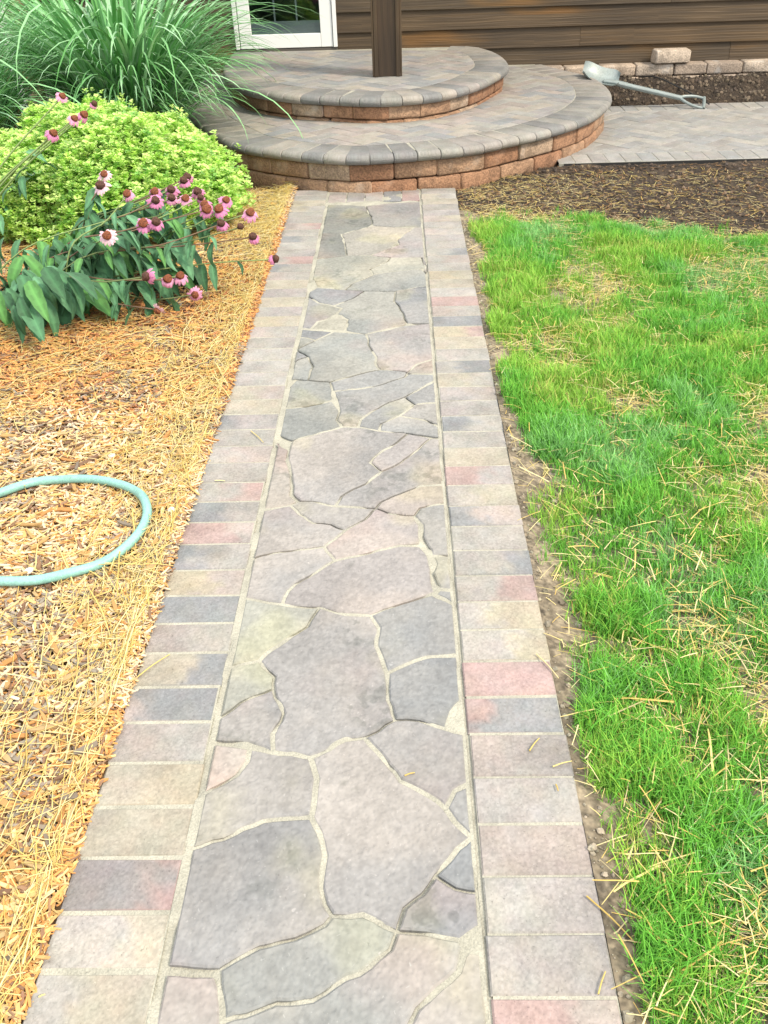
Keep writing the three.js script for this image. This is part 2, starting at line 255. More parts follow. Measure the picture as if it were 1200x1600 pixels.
// ---------------------------------------------------------------- ground
const M = {};
M.sand = std({ color: C(0.46, 0.448, 0.395), map: sandMap, bumpMap: sandBump, bumpScale: 0.002, roughness: 0.95 });
M.soil = std({ color: C(0.42, 0.37, 0.29), map: soilMap, bumpMap: soilBump, bumpScale: 0.012, roughness: 1 });
M.darkSoil = std({ color: C(0.1, 0.076, 0.056), map: soilMap, bumpMap: soilBump, bumpScale: 0.035, roughness: 1 });
M.mulch = std({ color: C(0.36, 0.22, 0.1), map: soilMap, bumpMap: soilBump, bumpScale: 0.02, roughness: 1 });
function sheet(x0, x1, z0, z1, step, hf) {
  const nx = Math.max(1, Math.round((x1 - x0) / step)), nz = Math.max(1, Math.round((z1 - z0) / step)), g = new THREE.PlaneGeometry(x1 - x0, z1 - z0, nx, nz);
  g.rotateX(-Math.PI / 2); g.translate((x0 + x1) / 2, 0, (z0 + z1) / 2); const p = g.attributes.position, uv = g.attributes.uv;
  for (let i = 0; i < p.count; i++) { p.setY(i, hf(p.getX(i), p.getZ(i))); uv.setXY(i, p.getX(i), p.getZ(i)); }
  g.computeVertexNormals(); return g;
}
struct('ground', sheet(-60, 60, -70, 50, 10, () => -0.12), M.soil, 'bare brown earth lying under the whole garden');
const bedH = (x, z) => -0.03 + 0.03 * (fbm(x * 3.1, z * 3.1, 101, 3) - 0.5) + 0.012 * (fbm(x * 14, z * 14, 103, 2) - 0.5) + 0.05 * smooth(-1.0, -2.0, x) * smooth(-2.6, -4.2, z) + 0.024 * smooth(-0.74, -0.63, x);
const soilEdge = x => -4.86 + 0.42 * clamp(x - 0.34, 0, 2.2) + 0.22 * (fbm(x * 3, 1.5, 107, 3) - 0.5);
const lawnH = (x, z) => -0.022 + 0.022 * (fbm(x * 3.5, z * 3.5, 109, 3) - 0.5) + 0.012 * (fbm(x * 16, z * 16, 111, 2) - 0.5) + 0.019 * smooth(0.42, 0.335, x);
const bed = struct('mulch_bed', sheet(-5, -0.6125, -8.0, 0.6, 0.05, bedH), M.mulch, 'orange bark mulch bed strewn with yellow straw beside the walkway');
const lawn = struct('lawn_soil', sheet(0.3215, 4.2, -5.665, 0.6, 0.04, (x, z) => lawnH(x, z) + (z < soilEdge(x) ? -0.03 : 0)), M.soil, 'pale bare soil under the patchy new lawn');

// ---------------------------------------------------------------- the walkway
const walk = group('walkway', scene); walk.userData = { kind: 'structure', label: 'straight garden walkway of flagstones between two rows of bricks', category: 'walkway' };
const BR = { G: [0.345, 0.328, 0.31], T: [0.375, 0.345, 0.29], P: [0.36, 0.318, 0.3], R: [0.36, 0.268, 0.258], B: [0.245, 0.25, 0.262], M: [0.325, 0.304, 0.298], Y: [0.39, 0.35, 0.275], D: [0.255, 0.238, 0.24] };
M.brick = std({ vertexColors: true, map: grainMap, bumpMap: grainBump, bumpScale: 0.0025, roughness: 0.82 });
function brickGeo(x0, x1, z0, z1, ca, cb, seed, along = 'x', at = 0) { // top face a small grid so that the blend of the dyes can run across the brick
  const b = 0.003, nx = 11, nz = 5, R = rng(seed), pos = [], uv = [], col = [], ou = R() * 7, ov = R() * 7, edge = at || 0.3 + R() * 0.4, soft = 0.1 + R() * 0.16, tone = 0.92 + R() * 0.16;
  const tilt = [(R() - 0.5) * 0.012, (R() - 0.5) * 0.014], jx = (R() - 0.5) * 0.005, jr = (R() - 0.5) * 0.01, dip = R() * 0.0018;
  x0 += jx; x1 += jx; const cx = (x0 + x1) / 2, cz = (z0 + z1) / 2;
  const put = (x, y, z) => {
    const t = along === 'x' ? (x - x0) / (x1 - x0) : (z1 - z) / (z1 - z0), q = smooth(edge - soft, edge + soft, t + 0.8 * (fbm(x * 30 + seed, z * 30, seed, 3) - 0.5)), k = tone * (0.9 + 0.22 * fbm(x * 16 + seed, z * 16, seed + 5, 3));
    const dx = x - cx, dz = z - cz; pos.push(cx + dx - jr * dz, y - dip + tilt[0] * dx + tilt[1] * dz, cz + dz + jr * dx);
    uv.push(x + ou, z + ov); for (let c = 0; c < 3; c++) col.push(lerp(ca[c], cb[c], q) * k);
  };
  const X = i => lerp(x0 + b, x1 - b, i / nx), Zz = j => lerp(z0 + b, z1 - b, j / nz);
  const quad = (p, q, r, s) => { put(...p); put(...q); put(...r); put(...p); put(...r); put(...s); };
  for (let i = 0; i < nx; i++) for (let j = 0; j < nz; j++) quad([X(i), 0, Zz(j)], [X(i), 0, Zz(j + 1)], [X(i + 1), 0, Zz(j + 1)], [X(i + 1), 0, Zz(j)]);
  const ring = [[x0 + b, z0 + b, x0, z0], [x0 + b, z1 - b, x0, z1], [x1 - b, z1 - b, x1, z1], [x1 - b, z0 + b, x1, z0]];
  for (let k = 0; k < 4; k++) { const A = ring[k], B = ring[(k + 1) % 4]; quad([A[0], 0, A[1]], [A[2], -b, A[3]], [B[2], -b, B[3]], [B[0], 0, B[1]]); quad([A[2], -b, A[3]], [A[2], -0.05, A[3]], [B[2], -0.05, B[3]], [B[2], -b, B[3]]); }
  return rawGeo(pos, uv, col);
}
const codesL = 'PG GT GT DR9 TT TY PG PB2 TB6 PG BB YP BG3 RP6 BG5 GR6 GG GP GG BM TT TP MG GG GG GM PG YT GM TT MG TT PG BG GR GM GG BG GG PR MG GG TG YT GG PG GG'.split(' ');
const codesR = 'PR RP GM GM PP MG PM RB2 RR GY6 GY4 GR6 GB7 GG BP4 GT RM TT GG BG MG MP TG GB GG TT YR BB PG RR GG TT YT GG GP GB GG MM PG GG PT MM GG TT TG GG'.split(' ');
function brickRow(rows, codes, x0, x1, seed) {
  const rz = rows.map(v => v / 1000), pitch = 0.103; let first = rz[0]; const all = []; // rows nearer than the measured ones run on under the viewer
  for (let z = first + pitch * 8; z > first + 0.01; z -= pitch) all.push(z); all.push(...rz);
  for (let k = 0; k + 1 < all.length; k++) {
    const R = rng(seed + k * 31), code = codes[clamp(k - 6, 0, codes.length - 1)] || 'GG', g = (k < 16 && x0 < 0 ? 0.0022 : 0.0012) + R() * (k < 16 ? 0.002 : 0.001);
    mesh('brick', brickGeo(x0, x1, all[k + 1] + g, all[k] - g, BR[code[0]], BR[code[1]], seed + k, 'x', (+code[2] || 0) / 10), M.brick, walk);
  }
}
brickRow(ROWS_L, codesL, -0.613, -0.417, 500);
brickRow(ROWS_R, codesR, 0.124, 0.322, 900);
{ const cs = ['PG', 'MG', 'GP', 'BB', 'RP']; for (let k = 0; k < 5; k++) mesh('brick', brickGeo(-0.408 + k * 0.1055, -0.408 + k * 0.1055 + 0.1, -5.165, -4.968, BR[cs[k][0]], BR[cs[k][1]], 1300 + k, 'z'), M.brick, walk); }
mesh('joint_sand', slab([[-0.611, 0.15], [-0.4165, 0.15], [-0.4165, -5.21], [-0.611, -5.21]], -0.0026, 0.06, 0), M.sand, walk);
mesh('joint_sand', sheet(-0.4165, 0.1165, -5.21, 0.15, 0.011, (x, z) => -0.0012 - 0.0075 * smooth(0.44, 0.66, fbm(x * 13, z * 13, 311, 3))), M.sand, walk);
mesh('joint_sand', slab([[0.1255, 0.15], [0.3205, 0.15], [0.3205, -5.2], [0.1255, -5.2]], -0.003, 0.06, 0), M.sand, walk);
mesh('joint_bed', slab([[0.1165, 0.15], [0.1255, 0.15], [0.1255, -5.2], [0.1165, -5.2]], -0.0075, 0.05, 0), M.sand, walk);
const ST = { M: [0.36, 0.338, 0.32], U: [0.322, 0.31, 0.3], W: [0.35, 0.345, 0.322], B: [0.292, 0.293, 0.292], P: [0.41, 0.375, 0.335], V: [0.375, 0.352, 0.333], Y: [0.4, 0.388, 0.33], Q: [0.392, 0.354, 0.332], G: [0.36, 0.35, 0.332], K: [0.335, 0.335, 0.31], T: [0.415, 0.382, 0.328], O: [0.275, 0.272, 0.243], L: [0.29, 0.285, 0.27] };
const stMat = {}; for (const k in ST) stMat[k] = std({ color: C(...ST[k].map(v => v * 0.98)), map: flagMap, bumpMap: flagBump, bumpScale: 0.016, roughness: 0.8 });
const extraStones = [['U', -408, -566, -170, -560, -150, -330, -300, -250, -408, -280], ['M', -170, -560, 114, -570, 114, -300, -20, -220, -150, -330], ['B', -408, -280, -300, -250, -150, -330, -20, -220, -60, 140, -408, 140], ['G', -20, -220, 114, -300, 114, 140, -60, 140]];
[...STONES, ...extraStones].forEach((s, k) => {
  const R = rng(2000 + k), pts = []; for (let i = 1; i < s.length; i += 2) pts.push([s[i] / 1000, s[i + 1] / 1000]);
  const edgeX = x => x < -0.401 || x > 0.111, fine = [];
  for (let i = 0; i < pts.length; i++) { // wander the joints a little, the same way on both sides of a joint
    const a = pts[i], b = pts[(i + 1) % pts.length], len = Math.hypot(b[0] - a[0], b[1] - a[1]), n = Math.max(1, Math.round(len / 0.022));
    for (let q = 0; q < n; q++) { const x = lerp(a[0], b[0], q / n), z = lerp(a[1], b[1], q / n), on = edgeX(a[0]) && edgeX(b[0]) || (q === 0 && edgeX(a[0])) ? 0 : 1;
      fine.push([x + on * 0.012 * (fbm(x * 26, z * 26, 301, 3) - 0.5), z + 0.012 * on * (fbm(x * 26, z * 26, 303, 3) - 0.5)]); }
  }
  let p = inset(fine, 0.0037); p = p.map(([x, z]) => { return [clamp(x, -0.404, 0.1145), z]; });
  const tl = [(R() - 0.5) * 0.008, (R() - 0.5) * 0.008], cx = p.reduce((t, q) => t + q[0], 0) / p.length, cz = p.reduce((t, q) => t + q[1], 0) / p.length, up = R() * 0.002;
  mesh('flagstone', slab(p, 0, 0.03, 0.0035, 0.003, [R() * 9, R() * 9, R() * 6], (x, z) => up + tl[0] * (x - cx) + tl[1] * (z - cz)), stMat[s[0]], walk);
});

// ---------------------------------------------------------------- the curved steps
const WALLZ = -8.05, H1 = 0.21, H2 = 0.362;
function outline(pts) { // evenly spaced points with outward normals along a smooth open curve that runs from the wall round the front back to the wall
  const c = new THREE.CatmullRomCurve3(pts.map(p => new THREE.Vector3(p[0], 0, p[1])), false, 'centripetal'), len = c.getLength();
  c.arcLengthDivisions = 400; c.updateArcLengths();
  return { len, at(s) { const u = clamp(s / len), p = c.getPointAt(u), t = c.getTangentAt(u); return { x: p.x, z: p.z, tx: t.x, tz: t.z, nx: -t.z, nz: t.x }; }, poly(d, n = 60) { const o = []; for (let i = 0; i <= n; i++) { const q = this.at(len * i / n); o.push([q.x - q.nx * d, Math.max(q.z - q.nz * d, WALLZ + 0.003)]); } return o; } };
}
const lowCurve = outline([[-1.58, -8.04], [-1.6, -7.4], [-1.54, -6.8], [-1.38, -6.2], [-1.13, -5.72], ...LOW.slice(1, 3), ...LOW.slice(3, 15), [1.2, -8.04]]);
const upCurve = outline([[-1.37, -8.04], [-1.34, -7.4], [-1.22, -6.8], ...UPP.slice(0, 11), [0.44, -8.04]]);
M.coping = [[0.3, 0.29, 0.27], [0.255, 0.25, 0.24], [0.335, 0.31, 0.28], [0.22, 0.22, 0.22], [0.31, 0.285, 0.27]].map(c => std({ color: C(...c), map: grainMap, bumpMap: grainBump, bumpScale: 0.003, roughness: 0.7 }));
M.paver = [[0.39, 0.37, 0.345], [0.33, 0.33, 0.335], [0.44, 0.395, 0.345], [0.42, 0.365, 0.335], [0.37, 0.345, 0.34], [0.42, 0.4, 0.37]].map(c => std({ color: C(...c.map((v, i) => v * [0.84, 0.86, 0.875][i])), map: grainMap, bumpMap: grainBump, bumpScale: 0.003, roughness: 0.68 }));
M.block = [[0.5, 0.31, 0.2], [0.57, 0.4, 0.28], [0.46, 0.27, 0.17], [0.61, 0.49, 0.38], [0.53, 0.36, 0.245]].map(c => std({ color: C(...c), map: blockMap, bumpMap: blockBump, bumpScale: 0.006, roughness: 0.9 }));
M.paleBlock = [[0.66, 0.58, 0.49], [0.72, 0.66, 0.58], [0.62, 0.55, 0.48]].map(c => std({ color: C(...c), map: blockMap, bumpMap: blockBump, bumpScale: 0.006, roughness: 0.9 }));
function roughBlock(w, h, d, seed, rad = 0.013) {
  let g = new RoundedBoxGeometry(w, h, d, 3, rad); g = metreUV(g, seed * 0.37, seed * 0.71); const p = g.attributes.position;
  for (let i = 0; i < p.count; i++) { const x = p.getX(i), y = p.getY(i), z = p.getZ(i), a = fbm(x * 22 + seed, y * 22 + z * 13, seed, 2) - 0.5, b = fbm(y * 22 + seed, z * 22 + x * 9, seed + 3, 2) - 0.5; p.setXYZ(i, x + a * 0.008, y + b * 0.008, z + a * 0.008); }
  g.computeVertexNormals(); return toCreasedNormals(g, 0.7);
}
function copingGeo(w, depth, thick, shrink, seed) { // bullnose paver: nose at +z 0, back at -depth, top at y 0
  const prof = [[-depth, -thick], [-depth, -0.002], [-depth + 0.003, 0]], r = thick / 2, pos = [], uv = [];
  prof.push([-r * 1.2, 0]); for (let k = 1; k <= 8; k++) { const a = Math.PI / 2 - Math.PI * k / 8; prof.push([-r * 1.2 + Math.cos(a) * r * 1.2, -r + Math.sin(a) * r]); }
  const n = prof.length, b = 0.0035, ou = seed * 1.3, ring = (s, ins) => prof.map(([z, y]) => [(s * w / 2) * (1 + z * shrink) - s * ins, y - (ins ? 0 : Math.sign(y + r) * b * 0.8), z - (ins ? 0 : (z > -r ? b * 0.6 : 0))]);
  const A = ring(-1, 0), A2 = ring(-1, b), B2 = ring(1, b), B = ring(1, 0);
  const put = q => { pos.push(...q); uv.push(q[0] + ou, q[2] + q[1] + ou); };
  const strip = (P, Q) => { for (let i = 0; i < n; i++) { const j = (i + 1) % n; put(P[i]); put(Q[i]); put(Q[j]); put(P[i]); put(Q[j]); put(P[j]); } };
  strip(A, A2); strip(A2, B2); strip(B2, B);
  for (const E of [A, B]) for (let i = 1; i + 1 < n; i++) { put(E[0]); put(E[i]); put(E[i + 1]); }
  return toCreasedNormals(rawGeo(pos, uv), 0.6);
}
function herringbone(parent, region, y, skip, seed, W = 0.1, ang = Math.PI / 4, mats = M.paver) {
  const R = rng(seed), ca = Math.cos(ang), sa = Math.sin(ang), [cx, cz] = [region.reduce((t, p) => t + p[0], 0) / region.length, region.reduce((t, p) => t + p[1], 0) / region.length], reach = Math.max(...region.map(p => Math.hypot(p[0] - cx, p[1] - cz)));
  const N = Math.ceil(reach / W) + 2, j = 0.0018;
  for (let a = -N; a <= N; a++) for (let b = -N; b <= N; b++) for (const v of [0, 1]) {
    const ox = a + 2 * b, oz = a - 2 * b, r = v ? [ox, oz + 1, ox + 1, oz + 3] : [ox, oz, ox + 2, oz + 1];
    if (Math.hypot((r[0] + r[2]) / 2, (r[1] + r[3]) / 2) * W > reach + 0.25) continue;
    let poly = [[r[0] * W + j, r[1] * W + j], [r[2] * W - j, r[1] * W + j], [r[2] * W - j, r[3] * W - j], [r[0] * W + j, r[3] * W - j]].map(([x, z]) => [cx + x * ca - z * sa, cz + x * sa + z * ca]);
    poly = clip(poly, region); if (poly.length < 3 || Math.abs(area2(poly)) < 0.0012) continue;
    if (skip && poly.every(p => inside(p, skip))) continue;
    mesh('paver', slab(poly, y + (R() - 0.5) * 0.0024, 0.05, 0.0018, 0.0016, [R() * 5, R() * 5, R() * 6]), pick(R, mats), parent);
  }
}
function hull(P) { const p = P.slice().sort((a, b) => a[0] - b[0] || a[1] - b[1]), cr = (o, a, b) => (a[0] - o[0]) * (b[1] - o[1]) - (a[1] - o[1]) * (b[0] - o[0]), half = q => { const o = []; for (const r of q) { while (o.length > 1 && cr(o[o.length - 2], o[o.length - 1], r) <= 0) o.pop(); o.push(r); } o.pop(); return o; }; return [...half(p), ...half(p.slice().reverse())]; }
function curvedStep(label, curve, y0, top, courses, depth, hole, seed, s0, s1) {
  const t = thing('curved_step', label, 'step', [0, 0, 0]), R = rng(seed), thick = 0.056;
  // stone fill and sand bed
  mesh('core', slab(curve.poly(0.16), top - 0.058, top - 0.058 - y0 + 0.004, 0), M.sand, t);
  mesh('joint_sand', slab(curve.poly(0.07), top - 0.0028, 0.05, 0), M.sand, t);
  // wall courses
  for (const [yb, h, len, off] of courses) for (let s = off, k = 0; s < curve.len; k++) {
    const w = len * (0.9 + R() * 0.2), q = curve.at(s + w / 2), b = mesh('wall_block', roughBlock(w - 0.008, h - 0.004, 0.13, seed + k * 7 + Math.round(yb * 100), 0.017), pick(R, M.block), t);
    b.position.set(q.x - q.nx * (0.106 + (R() - 0.5) * 0.006), yb + h / 2, Math.max(q.z - q.nz * 0.106, WALLZ + 0.08)); b.rotation.y = Math.atan2(q.nx, q.nz) + (R() - 0.5) * 0.02; s += w;
  }
  // bullnose coping
  for (let s = 0.02, k = 0; s < curve.len - 0.08; k++) {
    const w = 0.138, q = curve.at(s + w / 2), c = mesh('coping_stone', copingGeo(w - 0.004, depth, thick, 0.62, seed + k), pick(R, M.coping), t);
    c.position.set(q.x, top + (R() - 0.5) * 0.002, q.z); c.rotation.y = Math.atan2(q.nx, q.nz); s += w;
  }
  herringbone(t, hull(curve.poly(depth + 0.004, 44)), top, hole, seed + 9);
  return t;
}
const upPoly = upCurve.poly(0.2);
curvedStep('wide lower curved step with herringbone pavers and rounded grey coping', lowCurve, 0, H1, [[-0.045, 0.103, 0.29, 0.1], [0.058, 0.1, 0.29, 0.0]], 0.25, upPoly, 40, 0, 1);
curvedStep('smaller upper curved step carrying the brown post before the door', upCurve, H1, H2, [[H1 - 0.03, 0.046, 0.26, 0.12], [H1 + 0.016, 0.086, 0.24, 0.0]], 0.25, null, 77, 0, 1);

// ---------------------------------------------------------------- the patio beside the steps
const patio = group('patio', scene); patio.userData = { kind: 'structure', label: 'pale paved patio strip running along beside the curved steps', category: 'patio' };
{
  const R = rng(61), x0 = 1.0, x1 = 4.6, zf = -5.67, zb = -7.33;
  mesh('joint_sand', slab([[x0, zf + 0.002], [x1, zf + 0.002], [x1, zb], [x0, zb]], -0.0015, 0.07, 0), M.sand, patio);
  const lowPoly = lowCurve.poly(0.12), mats = [[0.36, 0.355, 0.345], [0.32, 0.325, 0.33], [0.4, 0.385, 0.36], [0.34, 0.325, 0.315], [0.38, 0.375, 0.365]].map(c => { const m = M.paver[0].clone(); m.color = C(...c); m.roughness = 0.6; return m; });
  const soldier = (za, zc) => { for (let x = x0; x < x1; x += 0.104) { const p = [[x, za], [x + 0.1, za], [x + 0.1, zc], [x, zc]]; if (p.every(q => inside(q, lowPoly))) continue; mesh('paver', slab(p, 0.002 + (R() - 0.5) * 0.002, 0.05, 0.003, 0.003, [R() * 5, R() * 5, R() * 6]), pick(R, mats), patio); } };
  soldier(zf, zf - 0.2); soldier(zb + 0.2, zb);
  herringbone(patio, [[x0, zf - 0.204], [x1, zf - 0.204], [x1, zb + 0.204], [x0, zb + 0.204]], 0.002, lowPoly, 63, 0.1, Math.PI / 4 + 0.04, mats);
  const ed = std({ color: C(0.02, 0.02, 0.02), roughness: 0.6 });
  mesh('edging_strip', box(3.58, 0.05, 0.005, 2.82, -0.027, zf + 0.007, 0.001), ed, patio);
}
struct('soil_bed', sheet(1.0, 4.6, -7.95, -7.328, 0.014, (x, z) => 0.015 + 0.09 * smooth(-7.36, -7.75, z) + 0.06 * (fbm(x * 7, z * 7, 121, 5) - 0.5) + 0.022 * (fbm(x * 34, z * 34, 123, 3) - 0.5) - 0.05 * smooth(-7.4, -7.33, z)), M.darkSoil, 'dark lumpy soil bed between the patio and the house');
const backSoilH = (x, z) => 0.015 + 0.09 * smooth(-7.36, -7.75, z) + 0.06 * (fbm(x * 7, z * 7, 121, 5) - 0.5) + 0.022 * (fbm(x * 34, z * 34, 123, 3) - 0.5) - 0.05 * smooth(-7.4, -7.33, z);
const frontSoilH = (x, z) => -0.026 + 0.034 * (fbm(x * 6, z * 6, 131, 5) - 0.5) + 0.014 * (fbm(x * 30, z * 30, 133, 3) - 0.5) - 0.015 * smooth(-4.9, -4.6, z) + 0.012 * smooth(-5.4, -5.62, z);
{ // bare patch of dark soil between lawn and patio
  const g = sheet(0.327, 4.2, -5.66, -3.9, 0.018, (x, z) => z < soilEdge(x) ? frontSoilH(x, z) : -0.09); struct('soil_patch', g, M.darkSoil, 'dark bare soil with scattered straw between lawn and patio');
}

// ---------------------------------------------------------------- the house
const house = thing('house', 'house with dark brown stained lap siding and a white framed glass door', 'house', [0, 0, 0]);
{
  const R = rng(81), tones = [[0.19, 0.142, 0.084], [0.175, 0.135, 0.083], [0.21, 0.15, 0.08], [0.172, 0.138, 0.092]].map(c => std({ color: C(...c), map: woodMap, bumpMap: woodBump, bumpScale: 0.003, roughness: 0.62 }));
  const board = (x0, x1, y) => { // bevelled lap board: thick bottom edge stands proud of the board below
    const h = 0.146, zb = WALLZ + 0.002, pr = [[zb - 0.02, y], [zb + 0.026, y], [zb + 0.028, y + 0.004], [zb + 0.006, y + h + 0.012], [zb - 0.02, y + h + 0.012]], pos = [], uv = [], ou = R() * 5, ov = R() * 3, put = (x, p) => { pos.push(x, p[1], p[0]); uv.push(x + ou, p[1] + ov); };
    for (let i = 0; i < pr.length; i++) { const a = pr[i], b = pr[(i + 1) % pr.length]; put(x0, a); put(x1, a); put(x1, b); put(x0, a); put(x1, b); put(x0, b); }
    for (const x of [x0, x1]) for (let i = 1; i + 1 < pr.length; i++) { put(x, pr[0]); put(x, pr[i]); put(x, pr[i + 1]); }
    mesh('siding_board', rawGeo(pos, uv), pick(R, tones), house);
  };
  for (let k = 0; k < 17; k++) {
    const y = 0.184 + k * 0.146;
    if (y + 0.146 > H2) { const cut = [2.75, 1.4, 3.6, 2.2][k % 4] + (k % 3) * 0.1; board(-0.487, cut - 0.001, y); board(cut + 0.001, 6, y); } else { board(-0.487, 2.74, y); board(2.743, 6, y); }
    board(-6, -1.333, y);
  }
  M.white = std({ color: C(0.78, 0.8, 0.79), roughness: 0.45 });
  const sheath = std({ color: C(0.45, 0.38, 0.28), roughness: 0.9 }), grey = std({ color: C(0.3, 0.31, 0.32), roughness: 0.5 });
  mesh('foundation', box(12, 0.4, 0.3, 0, 0.0, WALLZ - 0.17, 0.002), std({ color: C(0.3, 0.29, 0.28), roughness: 1, map: grainMap }), house);
  // wall behind the boards, with the door opening left free
  for (const [x0, x1, y0, y1] of [[-6, -1.325, 0.2, 2.7], [-0.495, 6, 0.2, 2.7], [-1.325, -0.495, 2.42, 2.7]]) mesh('wall_sheathing', box(x1 - x0, y1 - y0, 0.1, (x0 + x1) / 2, (y0 + y1) / 2, WALLZ - 0.0705, 0.001), sheath, house);
  // a dim room behind the glass
  for (const [w, h, d, x, y, z] of [[4, 0.1, 2.5, -0.9, 0.3, -9.4], [4, 0.1, 2.5, -0.9, 2.72, -9.4], [4, 2.4, 0.1, -0.9, 1.5, -10.7], [0.1, 2.32, 2.4, -2.95, 1.51, -9.4], [0.1, 2.32, 2.4, 1.15, 1.51, -9.4]]) mesh('interior_wall', box(w, h, d, x, y, z, 0.001), std({ color: C(0.14, 0.14, 0.14), roughness: 0.9 }), house);
  const door = group('door', house), zf = WALLZ;
  mesh('sill', box(0.84, 0.02, 0.1, -0.91, H2 + 0.005, zf - 0.01, 0.002), std({ color: C(0.09, 0.08, 0.07), roughness: 0.7 }), door);
  for (const x of [-1.31, -0.505]) mesh('jamb', box(0.032, 2.06, 0.13, x, H2 + 1.05, zf - 0.01, 0.004), M.white, door);
  mesh('jamb', box(0.837, 0.05, 0.13, -0.9075, H2 + 2.085, zf - 0.01, 0.004), M.white, door);
  for (const [w, x] of [[0.096, -1.238], [0.096, -0.574]]) mesh('stile', box(w, 2.03, 0.045, x, H2 + 1.037, zf + 0.02, 0.004), M.white, door);
  mesh('bottom_rail', box(0.566, 0.1, 0.044, -0.906, H2 + 0.072, zf + 0.02, 0.004), M.white, door);
  mesh('top_rail', box(0.566, 0.12, 0.044, -0.906, H2 + 1.99, zf + 0.02, 0.004), M.white, door);
  mesh('inner_panel', box(0.564, 0.09, 0.012, -0.906, H2 + 0.167, zf + 0.004, 0.002), grey, door);
  for (const x of [-0.991, -0.812]) mesh('muntin', box(0.014, 1.72, 0.01, x, H2 + 1.07, zf + 0.006, 0.002), grey, door);
  for (const y of [0.62, 1.05, 1.48]) mesh('muntin', box(0.56, 0.014, 0.009, -0.906, H2 + y, zf + 0.0065, 0.002), grey, door);
  mesh('glass_pane', box(0.57, 1.83, 0.004, -0.906, H2 + 1.03, zf + 0.018, 0.001), new THREE.MeshPhysicalMaterial({ color: C(0.72, 0.78, 0.78), roughness: 0.03, transmission: 1, thickness: 0, ior: 1.5 }), door);
  mesh('eave', box(12.4, 0.2, 0.75, 0, 2.78, WALLZ + 0.2, 0.01), std({ color: C(0.5, 0.48, 0.45), roughness: 0.7 }), house);
}
{ // post with corner boards
  const p = thing('porch_post', 'square dark brown wooden post with raised corner boards on the upper step', 'post', [-0.07, H2, -6.735]), w = 0.16, h = 2.2;
  const pm = std({ color: C(0.11, 0.077, 0.05), map: woodMap, bumpMap: woodBump, bumpScale: 0.002, roughness: 0.5 }), tm = std({ color: C(0.15, 0.11, 0.068), map: woodMap, bumpMap: woodBump, bumpScale: 0.002, roughness: 0.5 });
  const up = g => { const uv = g.attributes.uv; for (let i = 0; i < uv.count; i++) { const a = uv.getX(i); uv.setXY(i, uv.getY(i), a); } return g; };
  mesh('shaft', up(box(w, h, w, 0, h / 2, 0, 0.004)), pm, p);
  for (const sx of [-1, 1]) for (const sz of [-1, 1]) {
    mesh('corner_board', up(box(0.026, h - 0.002, 0.014, sx * (w / 2 - 0.005), h / 2 + 0.001, sz * (w / 2 + 0.0075), 0.003)), tm, p);
    mesh('corner_board', up(box(0.014, h - 0.004, 0.026, sx * (w / 2 + 0.0155), h / 2 + 0.002, sz * (w / 2 - 0.002), 0.003)), tm, p);
  }
  mesh('beam', box(0.14, 0.18, 1.42, 0, h + 0.092, -0.58, 0.006), pm, p);
}
{ // downspout and tan post behind the tall grass
  const d = thing('downspout', 'white rectangular downspout standing behind the tall ornamental grass', 'downspout', [-3.03, -0.11, -7.6]);
  const g = box(0.075, 2.7, 0.055, 0, 1.35, 0, 0.012); mesh('pipe', g, M.white, d); mesh('strap', box(0.083, 0.03, 0.062, 0, 1.2, 0, 0.004), M.white, d);
  const t = thing('timber_post', 'tan weathered timber post beside the white downspout', 'post', [-2.9, -0.11, -7.6]);
  const tm = std({ color: C(0.42, 0.36, 0.2), map: grainMap, roughness: 0.85 }); mesh('shaft', box(0.09, 1.9, 0.09, 0, 0.95, 0, 0.006), tm, t); mesh('cap', box(0.12, 0.03, 0.12, 0, 1.916, 0, 0.006), tm, t);
}

// ---------------------------------------------------------------- block edging along the house, loose block, shovel
{
  const t = thing('block_border', 'low two course border of pale tumbled blocks along the house wall', 'border', [0, 0, 0]), R = rng(91);
  for (const [yb, h, off] of [[0.02, 0.09, 0.97], [0.112, 0.088, 1.13]]) for (let x = off, k = 0; x < 4.6; k++) { const w = 0.22 + R() * 0.1; const b = mesh('wall_block', roughBlock(w - 0.007, h - 0.003, 0.13, 300 + k * 5 + off * 10, 0.014), pick(R, M.paleBlock), t); b.position.set(x + w / 2, yb + h / 2, -7.955 + (R() - 0.5) * 0.008); b.rotation.y = (R() - 0.5) * 0.03; x += w; }
  const l = mesh('loose_block', roughBlock(0.29, 0.098, 0.13, 777, 0.016), M.paleBlock[1], scene); tag(l, 'single pale tumbled block lying loose on top of the low border', 'block'); l.position.set(2.235, 0.252, -7.935); l.rotation.y = 0.06;
}
